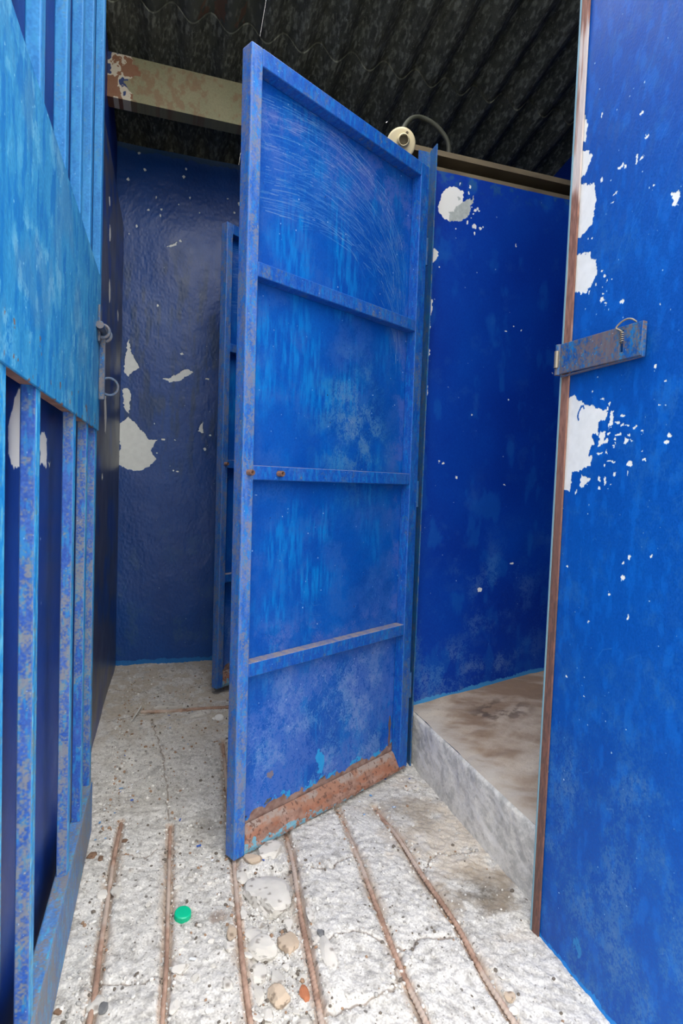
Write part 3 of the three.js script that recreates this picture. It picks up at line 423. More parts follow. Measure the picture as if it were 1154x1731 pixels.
wall('wall_stall', uvPlanar(plasterWall(.828, 1.95, -.03, 2.03, -1.92, -1.812, '+z', .004, 404, .04), M.stallWall, (x) => x, (x, y) => y), M.stallWall, 'deep blue side wall inside the stall with a round peeled patch');
wall('wall_front', uvMetric(box(.885, 1.95, -.03, 2.9, -.985, -.87, 0)), M.blueWall, 'blue front wall of the stall beside the doorway');
wall('wall_outer', uvMetric(slopedWall(1.95, 2.07, -3.16, -.87, -.03)), M.blueWall, 'blue outer wall at the far side of the stall');
// uneven lip of paint under the far wall's top is left to its texture; jamb and hinge posts of angle iron
{ const g = mergeGeometries([box(.7795, .7835, 0, 2.5, -1.006, -.986, 0), box(.7795, .885, 0, 2.5, -1.010, -1.006, 0)]);
  const t = struct('trim_1', uvPlanar(g, M.jamb, (x, y, z) => z + 1.03 + (x - .78) * .3, (x, y) => y), M.jamb); mesh('edge_strip', box(.7780, .7797, 0, 2.5, -1.0105, -1.0070, 0), M.paleEdge, t); tag(t, 'rusty angle iron door jamb along the edge of the bright blue wall', 'door jamb'); }
function post(name, x, z, top, label) { const g = mergeGeometries([box(x - .004, x, 0, top, z, z + .046, 0), box(x - .046, x, 0, top - .004, z - .004, z, 0)]); tag(struct(name, uvMetric(g), M.post), label, 'door post'); }
post('trim_2', .822, -1.786, 2.072, 'blue angle iron post at the hinge side of the large open door');
post('trim_3', .822, -3.02, 2.072, 'blue angle iron post at the hinge side of the far door');
// raised stall floor: a riser towards the passage and a tread that climbs to the right
{
  const st = new THREE.Group(); st.name = 'stall_platform'; st.userData = { kind: 'structure', label: 'raised concrete stall floor with a pale riser beside the passage', category: 'step' }; st.position.set(.83, 0, -1.4); scene.add(st);
  const za = -1.815, zb = -.985, nz = 90;
  const sheet = (prof, m, fa, fb) => {
    const n = prof.length, pos = [], idx = [];
    for (let j = 0; j <= nz; j++) { const z = lerp(za, zb, j / nz); for (let i = 0; i < n; i++) { const [x, y] = prof[i]; const d = .012 * (fbm(z * 12, (x + y) * 12, 411, 3) - .5) + .006 * (fbm(z * 40, (x - y) * 40, 412, 3) - .5); pos.push(x - .83 - d * ss(.0, .1, y) * ss(1.2, .9, x), y + d * .8 * (i ? 1 : 0), z + 1.4); } }
    for (let j = 0; j < nz; j++) for (let i = 0; i + 1 < n; i++) { const k = j * n + i; idx.push(k, k + n, k + 1, k + 1, k + n, k + n + 1); }
    const g = new THREE.BufferGeometry(); g.setAttribute('position', new THREE.Float32BufferAttribute(pos, 3)); g.setIndex(idx); g.computeVertexNormals(); return uvPlanar(g, m, fa, fb);
  };
  const rise = []; for (let i = 0; i <= 14; i++) rise.push([.83, lerp(-.02, .168, i / 14)]); rise.push([.832, .174], [.837, .179]);
  const tread = [[.837, .179]]; for (let i = 1; i <= 40; i++) { const x = lerp(.837, 1.95, i / 40); tread.push([x, .179 + (x - .837) * .17]); }
  mesh('riser', sheet(rise, M.riser, (x, y, z) => z - 1.4, (x, y) => y), M.riser, st);
  mesh('tread', sheet(tread, M.step, (x) => x + .83, (x, y, z) => z - 1.4), M.step, st);
}
// corrugated roof, sheet by sheet; two nail holes let the sky through
{
  const roof = new THREE.Group(); roof.name = 'ceiling'; roof.userData = { kind: 'structure', label: 'dark corrugated fibre cement roof seen from below', category: 'roof' }; scene.add(roof);
  const PITCH = .146, AMP = .029, holes = [[.975, -2.645], [1.274, -2.657]];
  function sheet(x0, x1, z0, z1, lift, m) {
    const xs = [], zs = []; for (let x = x0; x < x1 - 1e-6; x += PITCH / 12) xs.push(x); xs.push(x1);
    const nzs = Math.max(2, Math.round((z1 - z0) / .1)); for (let j = 0; j <= nzs; j++) zs.push(lerp(z0, z1, j / nzs));
    const mine = holes.filter(([hx, hz]) => hx > x0 && hx < x1 && hz > z0 && hz < z1);
    for (const [hx, hz] of mine) { xs.push(hx - .006, hx + .006); zs.push(hz - .009, hz + .009); }
    xs.sort((a, b) => a - b); zs.sort((a, b) => a - b);
    const nx = xs.length, nz = zs.length, pos = [], uv = [], idx = [];
    for (const t of [0, .007]) for (const z of zs) for (const x of xs) { pos.push(x, roofY(z) + lift + t + AMP * Math.cos(x / PITCH * 6.28318 + .6) + .003 * (noise(x * 5, z * 5, 421) - .5), z); const s = m.userData.span; uv.push((x - s[0]) / (s[1] - s[0]), (z - s[2]) / (s[3] - s[2])); }
    const N = nx * nz;
    for (let j = 0; j + 1 < nz; j++) for (let i = 0; i + 1 < nx; i++) {
      const cx = (xs[i] + xs[i + 1]) / 2, cz = (zs[j] + zs[j + 1]) / 2; if (mine.some(([hx, hz]) => Math.abs(cx - hx) < .006 && Math.abs(cz - hz) < .009)) continue;
      const k = j * nx + i; idx.push(k, k + 1, k + nx, k + 1, k + nx + 1, k + nx); const q = k + N; idx.push(q, q + nx, q + 1, q + 1, q + nx, q + nx + 1);
    }
    for (let i = 0; i + 1 < nx; i++) for (const j of [0, nz - 1]) { const k = j * nx + i; idx.push(k, k + N, k + 1, k + 1, k + N, k + N + 1); }
    for (let j = 0; j + 1 < nz; j++) for (const i of [0, nx - 1]) { const k = j * nx + i; idx.push(k, k + nx, k + N, k + nx, k + nx + N, k + N); }
    let g = new THREE.BufferGeometry(); g.setAttribute('position', new THREE.Float32BufferAttribute(pos, 3)); g.setAttribute('uv', new THREE.Float32BufferAttribute(uv, 2)); g.setIndex(idx); g = toCreasedNormals(g, .9);
    mesh('roof_sheet', g, m, roof);
  }
  for (const [x0, x1] of [[-.55, .3245], [.3255, 1.21], [1.20, 2.2]]) sheet(x0, x1, ROOF_BACK, -2.39, 0, M.roof);
  // upper row cut short unseen over the passage, an opening added for sky light; over the stalls it runs on to the front wall
  for (const [x0, x1, front] of [[-.55, .3245, -1.98], [.3255, .80, -1.92], [.79, 1.30, -.86], [1.29, 2.2, -.86]]) sheet(x0, x1, -2.50, front, .012, x0 < 0 ? M.roofRust : M.roof);
}
// pale rusty beam across the passage, and the channel on top of the stall wall
tag(struct('beam', uvPlanar(mergeGeometries([box(-.262, .72, 2.478, 2.652, -2.556, -2.55, 0), box(-.262, .72, 2.478, 2.484, -2.62, -2.556, 0), box(-.262, .72, 2.646, 2.652, -2.62, -2.556, 0)]), M.beam, (x) => x, (x, y) => y), M.beam), 'pale green steel beam with rust spots crossing under the roof', 'beam');
tag(struct('wall_plate', uvPlanar(mergeGeometries([box(.70, 1.95, 2.096, 2.101, -1.92, -1.815, 0), box(.70, 1.95, 2.031, 2.036, -1.92, -1.815, 0), box(.70, 1.95, 2.036, 2.096, -1.92, -1.914, 0), box(.70, 1.95, 2.083, 2.096, -1.819, -1.815, 0), box(.70, 1.95, 2.036, 2.045, -1.819, -1.815, 0)]), M.channel, (x) => x, (x, y) => y - 2), M.channel), 'rusty steel channel lying on top of the stall wall', 'beam');

// ---------------------------------------------------------------- stall doors
function makeDoor() {
  const d = new THREE.Group();
  const outline = new THREE.Shape([[.004, .004], [DW - .004, .004], [DW - .004, DH - .004], [.004, DH - .004]].map((p) => new THREE.Vector2(...p)));
  const tear = (cx, cy, a, b, t) => { const h = new THREE.Path(), r = rng(cx * 1000 | 0); for (let k = 0; k < 11; k++) { const q = k / 11 * 6.283, s = .6 + .6 * r(), x = a * s * Math.cos(q), y = b * s * Math.sin(q), X = cx + x * Math.cos(t) - y * Math.sin(t), Y = cy + x * Math.sin(t) + y * Math.cos(t); k ? h.lineTo(X, Y) : h.moveTo(X, Y); } h.closePath(); outline.holes.push(h); };
  tear(.567, .088, .014, .007, -.5); tear(.36, .080, .012, .004, -.2); tear(.64, .074, .005, .004, 0);
  const sheet = new THREE.ExtrudeGeometry(outline, { depth: .002, bevelEnabled: false }); sheet.translate(0, 0, .036);
  mesh('panel_sheet', uvPlanar(sheet, M.doorSheet, (x) => x, (x, y) => y), M.doorSheet, d).userData.label = 'blue steel sheet, scratched and rusted at its foot';
  const st = mesh('stile', uvMetric(box(DW - .034, DW, 0, DH, 0, .038, .004)), M.stile, d); st.userData.label = 'worn lavender blue stile at the free edge';
  mesh('stile', uvMetric(box(0, .042, .004, DH, 0, .036, .003), .3), M.frame, d);
  mesh('rail', uvMetric(box(.041, DW - .033, DH - .042, DH, 0, .036, .003), .6), M.frame, d);
  [[1.455, .018], [.967, .018], [.475, .018]].forEach(([y, h], k) => mesh('rail', uvMetric(box(.041, DW - .033, y - h, y + h, .001, .036, .003), .2 * k + .1), k ? [M.frame, M.frame, M.dustyTop, M.frame, M.frame, M.frame] : M.frame, d));
  const foot = new THREE.Shape([[0, 0], [0, .010], [-.026, .052], [-.033, .056], [-.034, 0]].map((p) => new THREE.Vector2(...p)));
  const fg = new THREE.ExtrudeGeometry(foot, { depth: DW - .044, bevelEnabled: false, steps: 24 }); fg.rotateY(Math.PI / 2); fg.translate(.012, .002, 0);
  mesh('bottom_rail', uvPlanar(fg, M.footRail, (x) => x, (x, y) => y), M.footRail, d).userData.label = 'rusted folded bottom rail';
  const nub = () => { const g = new THREE.LatheGeometry([[.0032, .004], [.0032, .017], [.0066, .018], [.0074, .016], [.0074, 0]].map((p) => new THREE.Vector2(...p)), 16); g.rotateX(-Math.PI / 2); return g; };
  for (const u of [.682, .588]) { const g = nub(); g.translate(u, .967, .0); mesh('bolt', uvMetric(g), M.rust, d).userData.label = 'rusty pipe stub bolt'; }
  for (const y of [.28, .92, 1.7]) { const g = new THREE.CylinderGeometry(.007, .007, .085, 12); g.translate(-.005, y, .006); mesh('hinge', uvMetric(g), M.post, d); }
  return d;
}
const door = makeDoor();
door.name = numbered('stall_door'); door.position.set(.796, .012, -1.716); door.rotation.order = 'YXZ'; door.rotation.set(0, 208.7 * Math.PI / 180, -.008); scene.add(door);
tag(door, 'large open blue steel stall door in the middle with four panels', 'door', 'stall doors');
const farDoor = door.clone(); farDoor.name = numbered('stall_door'); farDoor.position.set(.797, .030, -2.95); farDoor.rotation.set(0, 217 * Math.PI / 180, -.006); scene.add(farDoor);
farDoor.scale.y = 1.035;
tag(farDoor, 'dark far stall door half hidden behind the large open door', 'door', 'stall doors');

// ---------------------------------------------------------------- gate against the left wall
{
  const gx = -.187, gz = -.40, gate = group('metal_gate', gx, 0, gz); tag(gate, 'light blue steel gate with bars and a plate, folded against left wall', 'gate');
  const part = (name, g, m) => { g.translate(-gx, 0, -gz); return mesh(name, g, m, gate); };
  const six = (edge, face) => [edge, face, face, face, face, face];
  part('lock_plate', uvPlanar(box(-.1725, -.1685, 1.068, 1.456, -1.605, -.40, .0015), M.gatePlate, (x, y, z) => z, (x, y) => y), M.gatePlate).userData.label = 'cyan blue weathered steel plate';
  for (const z of [-.54, -.731, -.915, -1.118, -1.291, -1.446]) part('upper_bar', uvMetric(box(-.194, -.173, 1.44, 2.25, z, z + .028, .003), z), M.gateTop);
  for (const z of [-.54, -.729, -.913, -1.251, -1.441]) part('lower_bar', uvMetric(box(-.194, -.173, .139, 1.08, z, z + .028, .003), z), six(M.gateEdge, M.gateFace));
  part('stile', uvMetric(box(-.194, -.173, 1.08, 2.25, -1.655, -1.622, .003)), M.gateTop);
  part('stile', uvMetric(box(-.194, -.173, .139, 1.08, -1.608, -1.578, .003), .4), six(M.gateEdge, M.gateFace));
  part('stile', uvMetric(box(-.194, -.173, .139, 2.25, -.43, -.40, .003), .7), six(M.gateEdge, M.gateFace));
  part('rail', uvMetric(box(-.1955, -.1727, 1.073, 1.10, -1.59, -.40, .002)), M.rust).userData.label = 'rusted rail under the plate';
  part('rail', uvMetric(box(-.1955, -.1727, 1.42, 1.452, -1.59, -.40, .002)), M.gateTop);
  part('rail', uvMetric(box(-.1955, -.1727, 2.22, 2.252, -1.65, -.40, .002)), M.gateTop);
  part('kick_plate', uvMetric(box(-.197, -.168, .006, .141, -1.60, -.40, .004)), M.gateKick).userData.label = 'low rusting bottom plate';
  // slide bolt at the far end of the plate
  const br = part('bolt_bracket', uvMetric(box(-.1685, -.1625, 1.285, 1.375, -1.575, -1.545, .002)), M.bolt);
  const rod = new THREE.CylinderGeometry(.0095, .0095, .10, 14); rod.rotateX(Math.PI / 2); rod.translate(-.160, 1.318, -1.562); part('bolt_rod', uvMetric(rod), M.bolt);
  for (const z of [-1.555, -1.60]) { const t = new THREE.TorusGeometry(.0155, .0045, 8, 20); t.translate(-.158, 1.312, z); part('staple_ring', uvMetric(t), M.bolt); }
  const arm = box(-.1685, -.1535, 1.146, 1.305, -1.592, -1.578, .003); const handle = part('bolt_handle', uvMetric(arm), M.bolt); handle.userData.label = 'rusty hanging bolt handle';
  const ring = new THREE.TorusGeometry(.022, .0036, 8, 24); ring.rotateY(.25); ring.translate(-.145, 1.183, -1.60); ring.translate(-gx, 0, -gz); mesh('ring', uvMetric(ring), M.bolt, handle);
}

// ---------------------------------------------------------------- hasp on the bright wall
{
  const hx = .771, hz = -1.0, h = group('hasp', hx, 1.222, hz); tag(h, 'rusty blue steel hasp strap with a slot on the bright wall', 'latch');
  const s = new THREE.Shape([[0, -.026], [.209, -.030], [.211, .026], [0, .033]].map((p) => new THREE.Vector2(...p)));
  const slot = new THREE.Path(); slot.moveTo(.160, -.018); slot.lineTo(.170, -.018); slot.lineTo(.171, .022); slot.lineTo(.161, .022); slot.closePath(); s.holes.push(slot);
  const g = new THREE.ExtrudeGeometry(s, { depth: .003, bevelEnabled: true, bevelSize: .001, bevelThickness: .001, bevelSegments: 2 }); g.rotateY(-Math.PI / 2);      // (s, y, d) -> (-d, y, s)
  mesh('strap', uvMetric(g), M.hasp, h);
  mesh('end_lip', uvMetric(box(-.002, .006, -.031, .027, .2085, .2115, .001)), M.hasp, h);
  mesh('bottom_lip', uvMetric(box(-.001, .006, -.033, -.0295, .0, .211, .001)), M.hasp, h);
  const k = new THREE.CylinderGeometry(.0065, .0065, .062, 14); k.translate(-.003, .003, -.006); const knuckle = mesh('knuckle', uvMetric(k), M.hasp, h);
  const k2 = new THREE.CylinderGeometry(.0050, .0050, .034, 12); k2.translate(-.0085, .003, -.004); mesh('hinge_pin', uvMetric(k2), M.wire, knuckle);
  const wire = mesh('wire', tube([[-.002, .018, .166], [-.008, .022, .164], [-.010, .026, .158], [-.008, .033, .163], [-.005, .038, .175], [-.002, .036, .186], [.004, .031, .190]], .0016, 60, 8), M.wire, h); wire.userData.label = 'bent steel wire hooked through the slot';
  const coil = []; for (let i = 0; i <= 60; i++) { const a = i / 60 * 6.283 * 5; coil.push([-.003 + .0035 * Math.cos(a), .018 - .018 * i / 60, .166 + .0035 * Math.sin(a)]); }
  mesh('wire_coil', tube(coil, .0010, 160, 6), M.wire, wire);
}

// ---------------------------------------------------------------- lamp holder on the channel
{
  const l = group('lamp_holder', .716, 2.081, -1.80); tag(l, 'cream plastic lamp holder with a dark cable above the large door', 'lamp holder');
  const face = new THREE.Matrix4().makeRotationFromQuaternion(new THREE.Quaternion().setFromUnitVectors(new THREE.Vector3(0, 1, 0), new THREE.Vector3(-.30, -.42, .86).normalize()));   // lathe axis (+y) turned towards the passage
  const lathe = (pts, seg = 36) => new THREE.LatheGeometry(pts.map((p) => new THREE.Vector2(...p)), seg);
  const lampBase = mesh('base', lathe([[0, 0], [.047, 0], [.048, .004], [.046, .009], [.040, .011], [0, .012]]).applyMatrix4(face), M.cream, l);
  const sk = lathe([[.022, 0], [.019, .016], [.017, .032], [.0155, .033], [.0145, .031], [.0145, .010], [0, .010]]); sk.translate(.010, .010, -.006); const socket = mesh('socket', sk.applyMatrix4(face), M.cream, l);
  const bore = lathe([[0, 0], [.0142, 0], [.0142, .002], [0, .002]], 24); bore.translate(.010, .022, -.006); mesh('contact', bore.applyMatrix4(face), M.creamDark, socket);
  for (const a of [2.3, -.7]) { const s = lathe([[0, 0], [.0045, 0], [.0045, .001], [0, .001]], 14); s.translate(.036 * Math.cos(a), .0115, .036 * Math.sin(a)); mesh('screw_hole', s.applyMatrix4(face), M.creamDark, lampBase); }
  mesh('cable', tube([[.010, .018, -.012], [.03, .09, -.05], [.07, .145, -.08], [.11, .168, -.10], [.15, .162, -.10], [.19, .140, -.10], [.22, .105, -.10], [.228, .06, -.105], [.228, .024, -.11]], .0085, 60, 10), M.cable, l).userData.label = 'dark bent cable sleeve';
}

// ---------------------------------------------------------------- rebars in the floor
M.stone = surface(256, 256, [0, .25, 0, .25], (x, y, o) => { const n = fbm(x * 64, y * 64, 501, 4, 16), s = noise(x * 512, y * 512, 502, 128); const h = noise(x * 256, y * 256, 503, 64); o[0] = lerp(176, 222, n); o[1] = lerp(172, 217, n); o[2] = lerp(164, 208, n); if (s > .84) mixInto(o, [120, 112, 104], .7); if (h > .9) mixInto(o, [120, 112, 104], .6); o[3] = .95; o[4] = .7 * n + .3 * s; }, { rough: 0.95, bump: .0030, repeat: true });
M.stoneBeige = M.stone.clone(); M.stoneBeige.color = new THREE.Color('#ead8c6');
M.stoneBrick = M.stone.clone(); M.stoneBrick.color = new THREE.Color('#d48a66');
M.stoneGrey = M.stone.clone(); M.stoneGrey.color = new THREE.Color('#8d9198');
M.stoneBrown = M.stone.clone(); M.stoneBrown.color = new THREE.Color('#9a7c68');
M.rebar = surface(256, 256, [0, .5, 0, .5], (x, y, o) => { const p = fbm(x * 64, y * 64, 511, 4, 32), q = fbm(x * 16, y * 16, 512, 3, 8); o[0] = lerp(120, 196, p); o[1] = lerp(92, 164, p); o[2] = lerp(76, 144, p); mixInto(o, [196, 184, 172], .65 * ss(.42, .7, q)); o[3] = .85; o[4] = p; }, { rough: 0.85, bump: .0008, repeat: true });
function rebarGeometry(path, r, y, ribs) {
  const curve = new THREE.CatmullRomCurve3(path.map((p, i) => new THREE.Vector3(p[0], y(p[0], p[1], i), p[1]))), L = curve.getLength(), n = Math.round(L / .0028), side = 10, pos = [], uv = [], idx = [], T = new THREE.Vector3(), A = new THREE.Vector3(), B = new THREE.Vector3(), P = new THREE.Vector3();
  for (let i = 0; i <= n; i++) {
    curve.getPointAt(i / n, P); curve.getTangentAt(i / n, T); A.set(0, 1, 0).cross(T).normalize(); B.crossVectors(T, A).normalize();
    for (let k = 0; k <= side; k++) { const a = k / side * 6.28318, s = i / n * L, rr = r * (.92 + .30 * ribs * Math.max(0, Math.sin(s / .0105 * 6.283 + 1.5 * Math.cos(a))) + .10 * (noise(s * 160, a * 2, 521) - .5)), c = Math.cos(a) * rr, d = Math.sin(a) * rr; pos.push(P.x + A.x * c + B.x * d, P.y + A.y * c + B.y * d, P.z + A.z * c + B.z * d); uv.push(s * 2, k / side * .1); }
  }
  for (let i = 0; i < n; i++) for (let k = 0; k < side; k++) { const a = i * (side + 1) + k, b = a + side + 1; idx.push(a, a + 1, b, a + 1, b + 1, b); }
  const g = new THREE.BufferGeometry(); g.setAttribute('position', new THREE.Float32BufferAttribute(pos, 3)); g.setAttribute('uv', new THREE.Float32BufferAttribute(uv, 2)); g.setIndex(idx); g.computeVertexNormals(); return g;
}
const BAR_LABEL = ['rusty rebar in the floor nearest the light blue gate', 'rusty rebar in the floor just left of the green cap', 'rusty rebar running under the free edge of the large door', 'rusty rebar along the right side of the white rubble', 'rusty rebar second from the stall step, ending under the door', 'rusty rebar in the floor nearest the stall step'];
REBAR.forEach((p, k) => {
  const g = rebarGeometry(p, k === 1 ? .0046 : .0054, (x, z, i) => (i === p.length - 1 ? -.014 : -.0035 + .0015 * Math.sin(i * 2.1 + k)), k < 3 ? .6 : 1);
  const m = mesh(numbered('rebar'), g, M.rebar, scene); tag(m, BAR_LABEL[k], 'rebar', 'rebars exposed in the floor');
});
tag(mesh(numbered('rebar'), rebarGeometry([[-.075, -2.395], [.044, -2.378], [.162, -2.378], [.282, -2.372], [.42, -2.38]], .0075, () => .004, .6), M.rebar, scene), 'short rusty rebar lying crosswise in front of the end wall', 'rebar', 'rebars exposed in the floor');

// ---------------------------------------------------------------- rubble
function rockGeometry(seed, rx, ry, rz, facets = 13, detail = 4) {
  const r = rng(seed * 7919 + 3), planes = []; for (let k = 0; k < facets; k++) { const a = r() * 6.283, c = r() * 2 - 1, s = Math.sqrt(1 - c * c); planes.push([s * Math.cos(a), c, s * Math.sin(a), .62 + .38 * r()]); }
  planes.push([0, 1, 0, .75 + .2 * r()]);
  let g = new THREE.IcosahedronGeometry(1, detail); g.deleteAttribute('uv'); g.deleteAttribute('normal'); g = mergeVertices(g, 1e-4);
  const p = g.attributes.position;
  for (let i = 0; i < p.count; i++) {
    let x = p.getX(i), y = p.getY(i), z = p.getZ(i), t = 1.05; for (const [a, b, c, d] of planes) { const q = a * x + b * y + c * z; if (q > 1e-3) t = Math.min(t, d / q); }
    t *= 1 + .10 * (noise(x * 4 + seed, y * 4 + z * 3, 531) - .5) + .06 * (noise(x * 11 + seed, y * 9 + z * 10, 532) - .5); p.setXYZ(i, x * t * rx, y * t * ry, z * t * rz);
  }
  g = toCreasedNormals(g, .45); return uvMetric(g, seed * .137);
}
let stoneSeed = 1;
function stone(name, x, z, rx, rz, m, label, o = {}) {
  const ry = o.ry ?? Math.min(rx, rz) * .6, g = rockGeometry(o.seed ?? stoneSeed++, rx * 1.15, ry, rz * 1.15, o.facets ?? 13, rx > .02 ? 6 : 4), s = mesh(numbered(name), g, m, scene);
  s.position.set(x, floorY(x, z) + ry * (o.sink ?? .25), z); s.rotation.y = o.turn ?? 0; tag(s, label, o.category ?? 'stone', o.group ?? 'rubble stones on the floor'); return s;
}
stone('concrete_chunk', .247, -1.262, .047, .074, M.stone, 'largest rounded concrete chunk at the foot of the large door', { ry: .026, facets: 22, sink: .12 });
stone('stone', .195, -1.335, .0115, .028, M.stone, 'upright white stone sliver beside the largest concrete chunk', { turn: .1 });
stone('stone', .199, -1.156, .017, .022, M.stone, 'white angular stone just below the largest chunk', { turn: .5 });
stone('stone', .215, -1.121, .029, .026, M.stone, 'flat white triangular stone in the middle of the rubble', { turn: -.4, facets: 9 });
stone('stone', .267, -1.122, .0205, .027, M.stoneBeige, 'beige rounded stone right of the white triangular stone', {});
stone('stone', .279, -1.172, .0115, .0165, M.stone, 'small white block stone between largest chunk and rebar', {});
stone('stone', .196, -1.062, .0155, .0235, M.stone, 'pale upright stone below the white triangular stone', {});
stone('stone', .229, -1.045, .0125, .0185, M.stone, 'white squarish stone in the lower rubble', { turn: .2 });
stone('stone', .187, -1.017, .0130, .0205, M.stone, 'pale oblong stone beside the door rebar, lower rubble', {});
stone('stone', .223, -1.003, .0205, .0215, M.stoneBeige, 'broad cream stone at the bottom of the rubble', { turn: .6 });
stone('stone', .196, -.972, .0105, .0135, M.stone, 'small white stone below the broad cream stone', {});
stone('brick_chip', .272, -.998, .0075, .0165, M.stoneBrick, 'orange brick chip lying in the rubble', { category: 'brick chip', facets: 8 });
stone('pebble', .333, -1.106, .0090, .0110, M.stoneGrey, 'round blue grey pebble right of the rubble rebar', { category: 'pebble', facets: 40, sink: .5 });
stone('stone', .326, -1.166, .0085, .0215, M.stone, 'pale sliver on the right side of the rubble rebar', {});
stone('stone', .334, -1.056, .0135, .038, M.stone, 'long pale stone below the blue grey pebble', { facets: 10 });
stone('stone', .228, -1.382, .0215, .0180, M.stoneBeige, 'beige broken stone under the edge of the large door', {});
stone('concrete_chunk', .278, -1.405, .034, .030, M.stone, 'flat concrete chunk under the foot of the large door', { ry: .012, sink: .5 });
stone('stone', .185, -1.212, .0075, .0140, M.stone, 'small pale stone left of the largest chunk', {});
stone('stone', .256, -.935, .0140, .0120, M.stone, 'pale stone at the bottom edge between two rebars', {});
stone('stone', -.116, -1.353, .0115, .0150, M.stone, 'round white stone left of the rebar nearest the gate', {});
stone('stone', -.088, -1.349, .0115, .0165, M.stone, 'round white stone right of the rebar nearest the gate', {});
stone('stone', -.100, -1.062, .0140, .0175, M.stone, 'pale stone on the rebar nearest the gate, bottom edge', { sink: .6 });
stone('stone', -.086, -1.046, .0075, .0105, M.stoneGrey, 'grey stone at the bottom edge by the gate rebar', {});
stone('stone', -.156, -1.505, .0120, .0120, M.stoneBrown, 'larger brown lump on the floor beside the gate', {});
stone('stone', -.134, -1.486, .0070, .0085, M.stoneBrown, 'smaller brown lump on the floor beside the gate', {});
stone('stone', -.082, -1.550, .0075, .0085, M.stoneBrown, 'brown lump right of the gate rebar', {});
stone('stone', -.161, -1.061, .0065, .0065, M.stoneBrown, 'brown pebble at the foot of the gate', {});
stone('stone', .132, -1.042, .0100, .0130, M.stone, 'white stone left of the door rebar, bottom', {});
stone('stone', .048, -1.098, .0145, .0130, M.stone, 'pale stone below the green cap', { facets: 18 });
stone('stone', .075, -1.073, .0070, .0080, M.stone, 'small stone below and right of the green cap', {});
stone('stone', .035, -1.013, .0095, .0135, M.stone, 'pale stone at the bottom beside the cap rebar', {});
stone('stone', .153, -1.160, .0095, .0210, M.stoneBeige, 'upright beige stone left of the door rebar', {});
stone('stone', .143, -1.125, .0090, .0130, M.stone, 'pale stone under the upright beige stone', {});
stone('stone', .633, -.856, .0100, .0095, M.stone, 'white stone at the bottom beside the step rebar', {});
stone('stone', .641, -.879, .0105, .0110, M.stoneBeige, 'beige stone at the bottom beside the step rebar', {});
stone('stone', .649, -.921, .0060, .0065, M.stone, 'small white stone beside the step rebar', {});
stone('stone', .783, -1.645, .0160, .0110, M.stone, 'white plaster crumb at the corner of the step', {});
stone('stone', .775, -1.600, .0110, .0090, M.stone, 'small plaster crumb in front of the step corner', {});
stone('concrete_chunk', .140, -2.315, .055, .020, M.stone, 'flat broken concrete piece beside the crosswise rebar', { turn: .5, ry: .012 });
stone('concrete_chunk', .050, -2.90, .028, .040, M.stone, 'flat concrete piece by the foot of the end wall', { turn: -.5, ry: .012 });
stone('concrete_chunk', .035, -2.44, .05, .035, M.stone, 'low concrete slab piece behind the crosswise rebar', { ry: .010 });
for (const [x, z, rx, rz] of [[.100, -1.318, .0055, .008], [.047, -1.331, .0055, .008], [-.017, -1.29, .0052, .007], [.078, -1.367, .0068, .010], [.11, -1.15, .006, .007], [.09, -1.20, .0045, .006], [.12, -1.33, .005, .006], [.06, -1.17, .005, .006], [.05, -1.15, .0045, .006], [.11, -1.09, .005, .006], [-.06, -1.42, .006, .006], [.31, -1.23, .0065, .009], [.25, -1.065, .007, .008], [.262, -1.045, .006, .008], [.285, -1.05, .006, .008], [.18, -1.105, .006, .01], [.24, -1.17, .008, .008], [.22, -1.185, .007, .007], [.176, -.965, .006, .013], [.278, -1.033, .007, .010], [.25, -.965, .007, .008], [.275, -.955, .006, .006], [.30, -1.30, .007, .01]])
  stone('small_stone', x, z, rx, rz, M.stone, 'small pale stone among the grit between the floor rebars', { group: 'small stones in the grit', facets: 11, turn: x * 40 });
// grit: too much to count
{
  const r = rng(601), N = 15000, geo = new THREE.IcosahedronGeometry(1, 0), mat = new THREE.MeshPhysicalMaterial({ color: '#ffffff', roughness: .95 }), im = new THREE.InstancedMesh(geo, mat, N), m4 = new THREE.Matrix4(), q = new THREE.Quaternion(), e = new THREE.Euler(), c = new THREE.Color();
  let k = 0, guard = 0;
  while (k < N && guard++ < 900000) {
    const x = lerp(-.16, .81, r()), z = lerp(-2.95, -.55, r()), d = nearestBar(x, z), a = rebarX(1, z), b = rebarX(2, z), strip = a !== null && b !== null && x > a && x < b;
    let w = .05 + .55 * Math.exp(-((d / .018) ** 2)) + .9 * inRubble(x, z) + (strip ? .45 * ss(.35, .65, fbm(x * 20, z * 12, 602, 3)) : 0) + (z < -1.7 ? .10 : 0) + (x < -.11 ? .25 : 0) + .35 * Math.exp(-((crackDist(x, z) / .012) ** 2)); if (z < -2) w *= .6;
    if (r() > w) continue;
    const s = (.0008 + .0046 * r() ** 4) * (z < -1.7 ? 1.1 : 1); e.set(r() * 6, r() * 6, r() * 6); q.setFromEuler(e);
    m4.compose(new THREE.Vector3(x, floorY(x, z) + s * .3, z), q, new THREE.Vector3(s, s * (.5 + .4 * r()), s * (.7 + .6 * r()))); im.setMatrixAt(k, m4);
    const t = r(), v = .30 + .42 * r(); if (t < (z < -1.6 ? .05 : .14)) c.setRGB(.13, .11, .09); else if (t < .22) c.setRGB(.30, .19, .12); else c.setRGB(v, v * .97, v * .91); im.setColorAt(k, c); k++;
  }
  im.count = k; im.name = 'grit'; im.castShadow = im.receiveShadow = true; scene.add(im); tag(im, 'loose pale grit scattered over the concrete floor', 'grit', null, 'stuff');
}
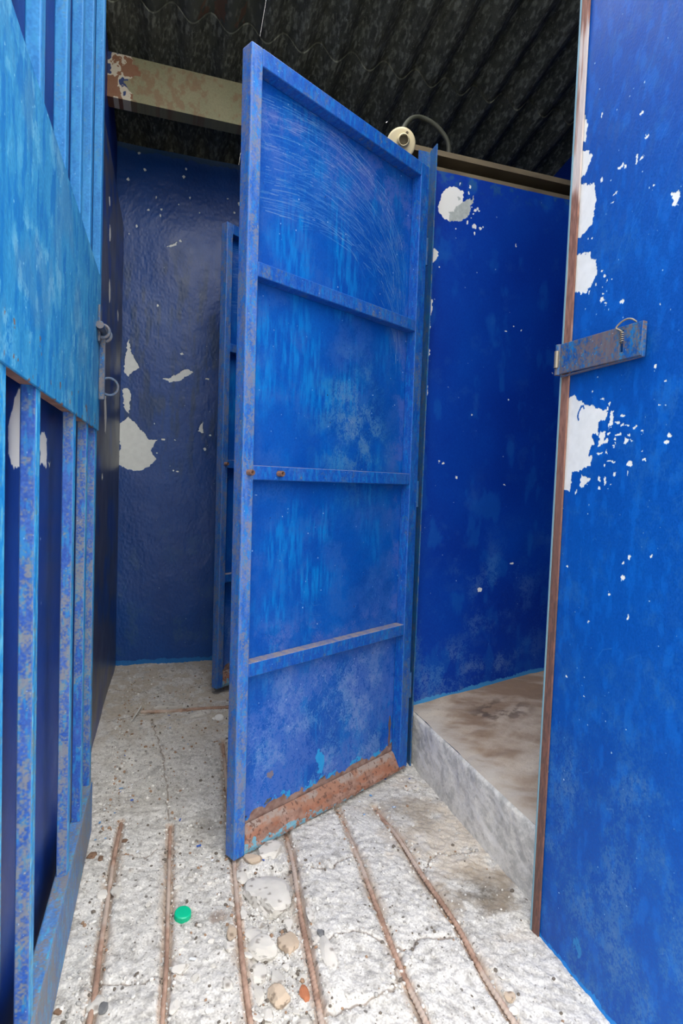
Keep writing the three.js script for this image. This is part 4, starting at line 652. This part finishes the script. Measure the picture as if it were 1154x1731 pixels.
// flakes of paint on the floor
{
  const r = rng(611), list = [], shades = [[.03, .10, .42], [.75, .77, .8], [.8, .8, .78], [.10, .30, .6]];
  const put = (x, z, s, c) => { const g = new THREE.BoxGeometry(s, .0008, s * (.3 + .5 * r())); g.rotateZ(.3 * (r() - .5)); g.rotateX(.3 * (r() - .5)); g.rotateY(r() * 6); g.translate(x, floorY(x, z) + .0035, z); const col = new Float32Array(g.attributes.position.count * 3); for (let i = 0; i < col.length; i += 3) { col[i] = c[0]; col[i + 1] = c[1]; col[i + 2] = c[2]; } g.setAttribute('color', new THREE.BufferAttribute(col, 3)); list.push(g); };
  for (let k = 0; k < 70; k++) { const near = r(); const x = near < .35 ? lerp(-.16, -.06, r()) : near < .6 ? lerp(.55, .8, r()) : lerp(-.15, .3, r()), z = near < .35 ? lerp(-1.9, -1.4, r()) : near < .6 ? lerp(-1.75, -1.5, r()) : lerp(-2.9, -1.0, r()); const c = shades[Math.floor(r() * 4)], s = .004 + .009 * r() ** 2; if (nearestBar(x, z) > .022) put(x, z, s, c); }
  const m = mesh('paint_flakes', mergeGeometries(list), new THREE.MeshPhysicalMaterial({ vertexColors: true, roughness: .6 }), scene); tag(m, 'tiny blue and white paint flakes strewn over the floor', 'paint flakes', null, 'stuff');
}
// ---------------------------------------------------------------- caps and litter
{
  const g = group('bottle_cap', .056, floorY(.056, -1.239) + .0015, -1.239); tag(g, 'green plastic bottle cap lying on the gritty floor', 'bottle cap'); g.rotation.set(.10, .3, -.06);
  mesh('top', new THREE.LatheGeometry([[0, .0135], [.0150, .0135], [.0168, .0128], [.0176, .0112]].map((p) => new THREE.Vector2(...p)), 48), M.green, g);
  const sh = new THREE.Shape(); for (let k = 0; k <= 160; k++) { const a = k / 160 * 6.28318, rr = .0176 + .0004 * Math.sin(a * 40); k ? sh.lineTo(rr * Math.cos(a), rr * Math.sin(a)) : sh.moveTo(rr, 0); }
  const hole = new THREE.Path(); hole.absarc(0, 0, .0160, 0, 6.28318, true); sh.holes.push(hole); const sk = new THREE.ExtrudeGeometry(sh, { depth: .0112, bevelEnabled: false }); sk.rotateX(-Math.PI / 2); mesh('ridged_skirt', sk, M.green, g);
  const w = group('bottle_cap', .225, floorY(.225, -2.273) + .001, -2.273); tag(w, 'white plastic cap on the floor by the crosswise rebar', 'bottle cap'); w.rotation.set(.25, 0, .1);
  mesh('top', new THREE.LatheGeometry([[0, .008], [.012, .008], [.013, .010], [.017, .010], [.019, .006], [.019, 0]].map((p) => new THREE.Vector2(...p)), 32), M.white, w);
  mesh('tab', uvMetric(box(-.027, -.014, .001, .006, -.008, .008, .002)), M.white, w);
  const st = mesh(numbered('plastic_stick'), tube([[-.105, .010, -2.30], [-.09, .012, -2.36], [-.075, .016, -2.43]], .0022, 12, 6), M.white, scene); tag(st, 'thin white plastic stick on the floor near the left wall', 'stick');
}
renderer.render(scene, camera);
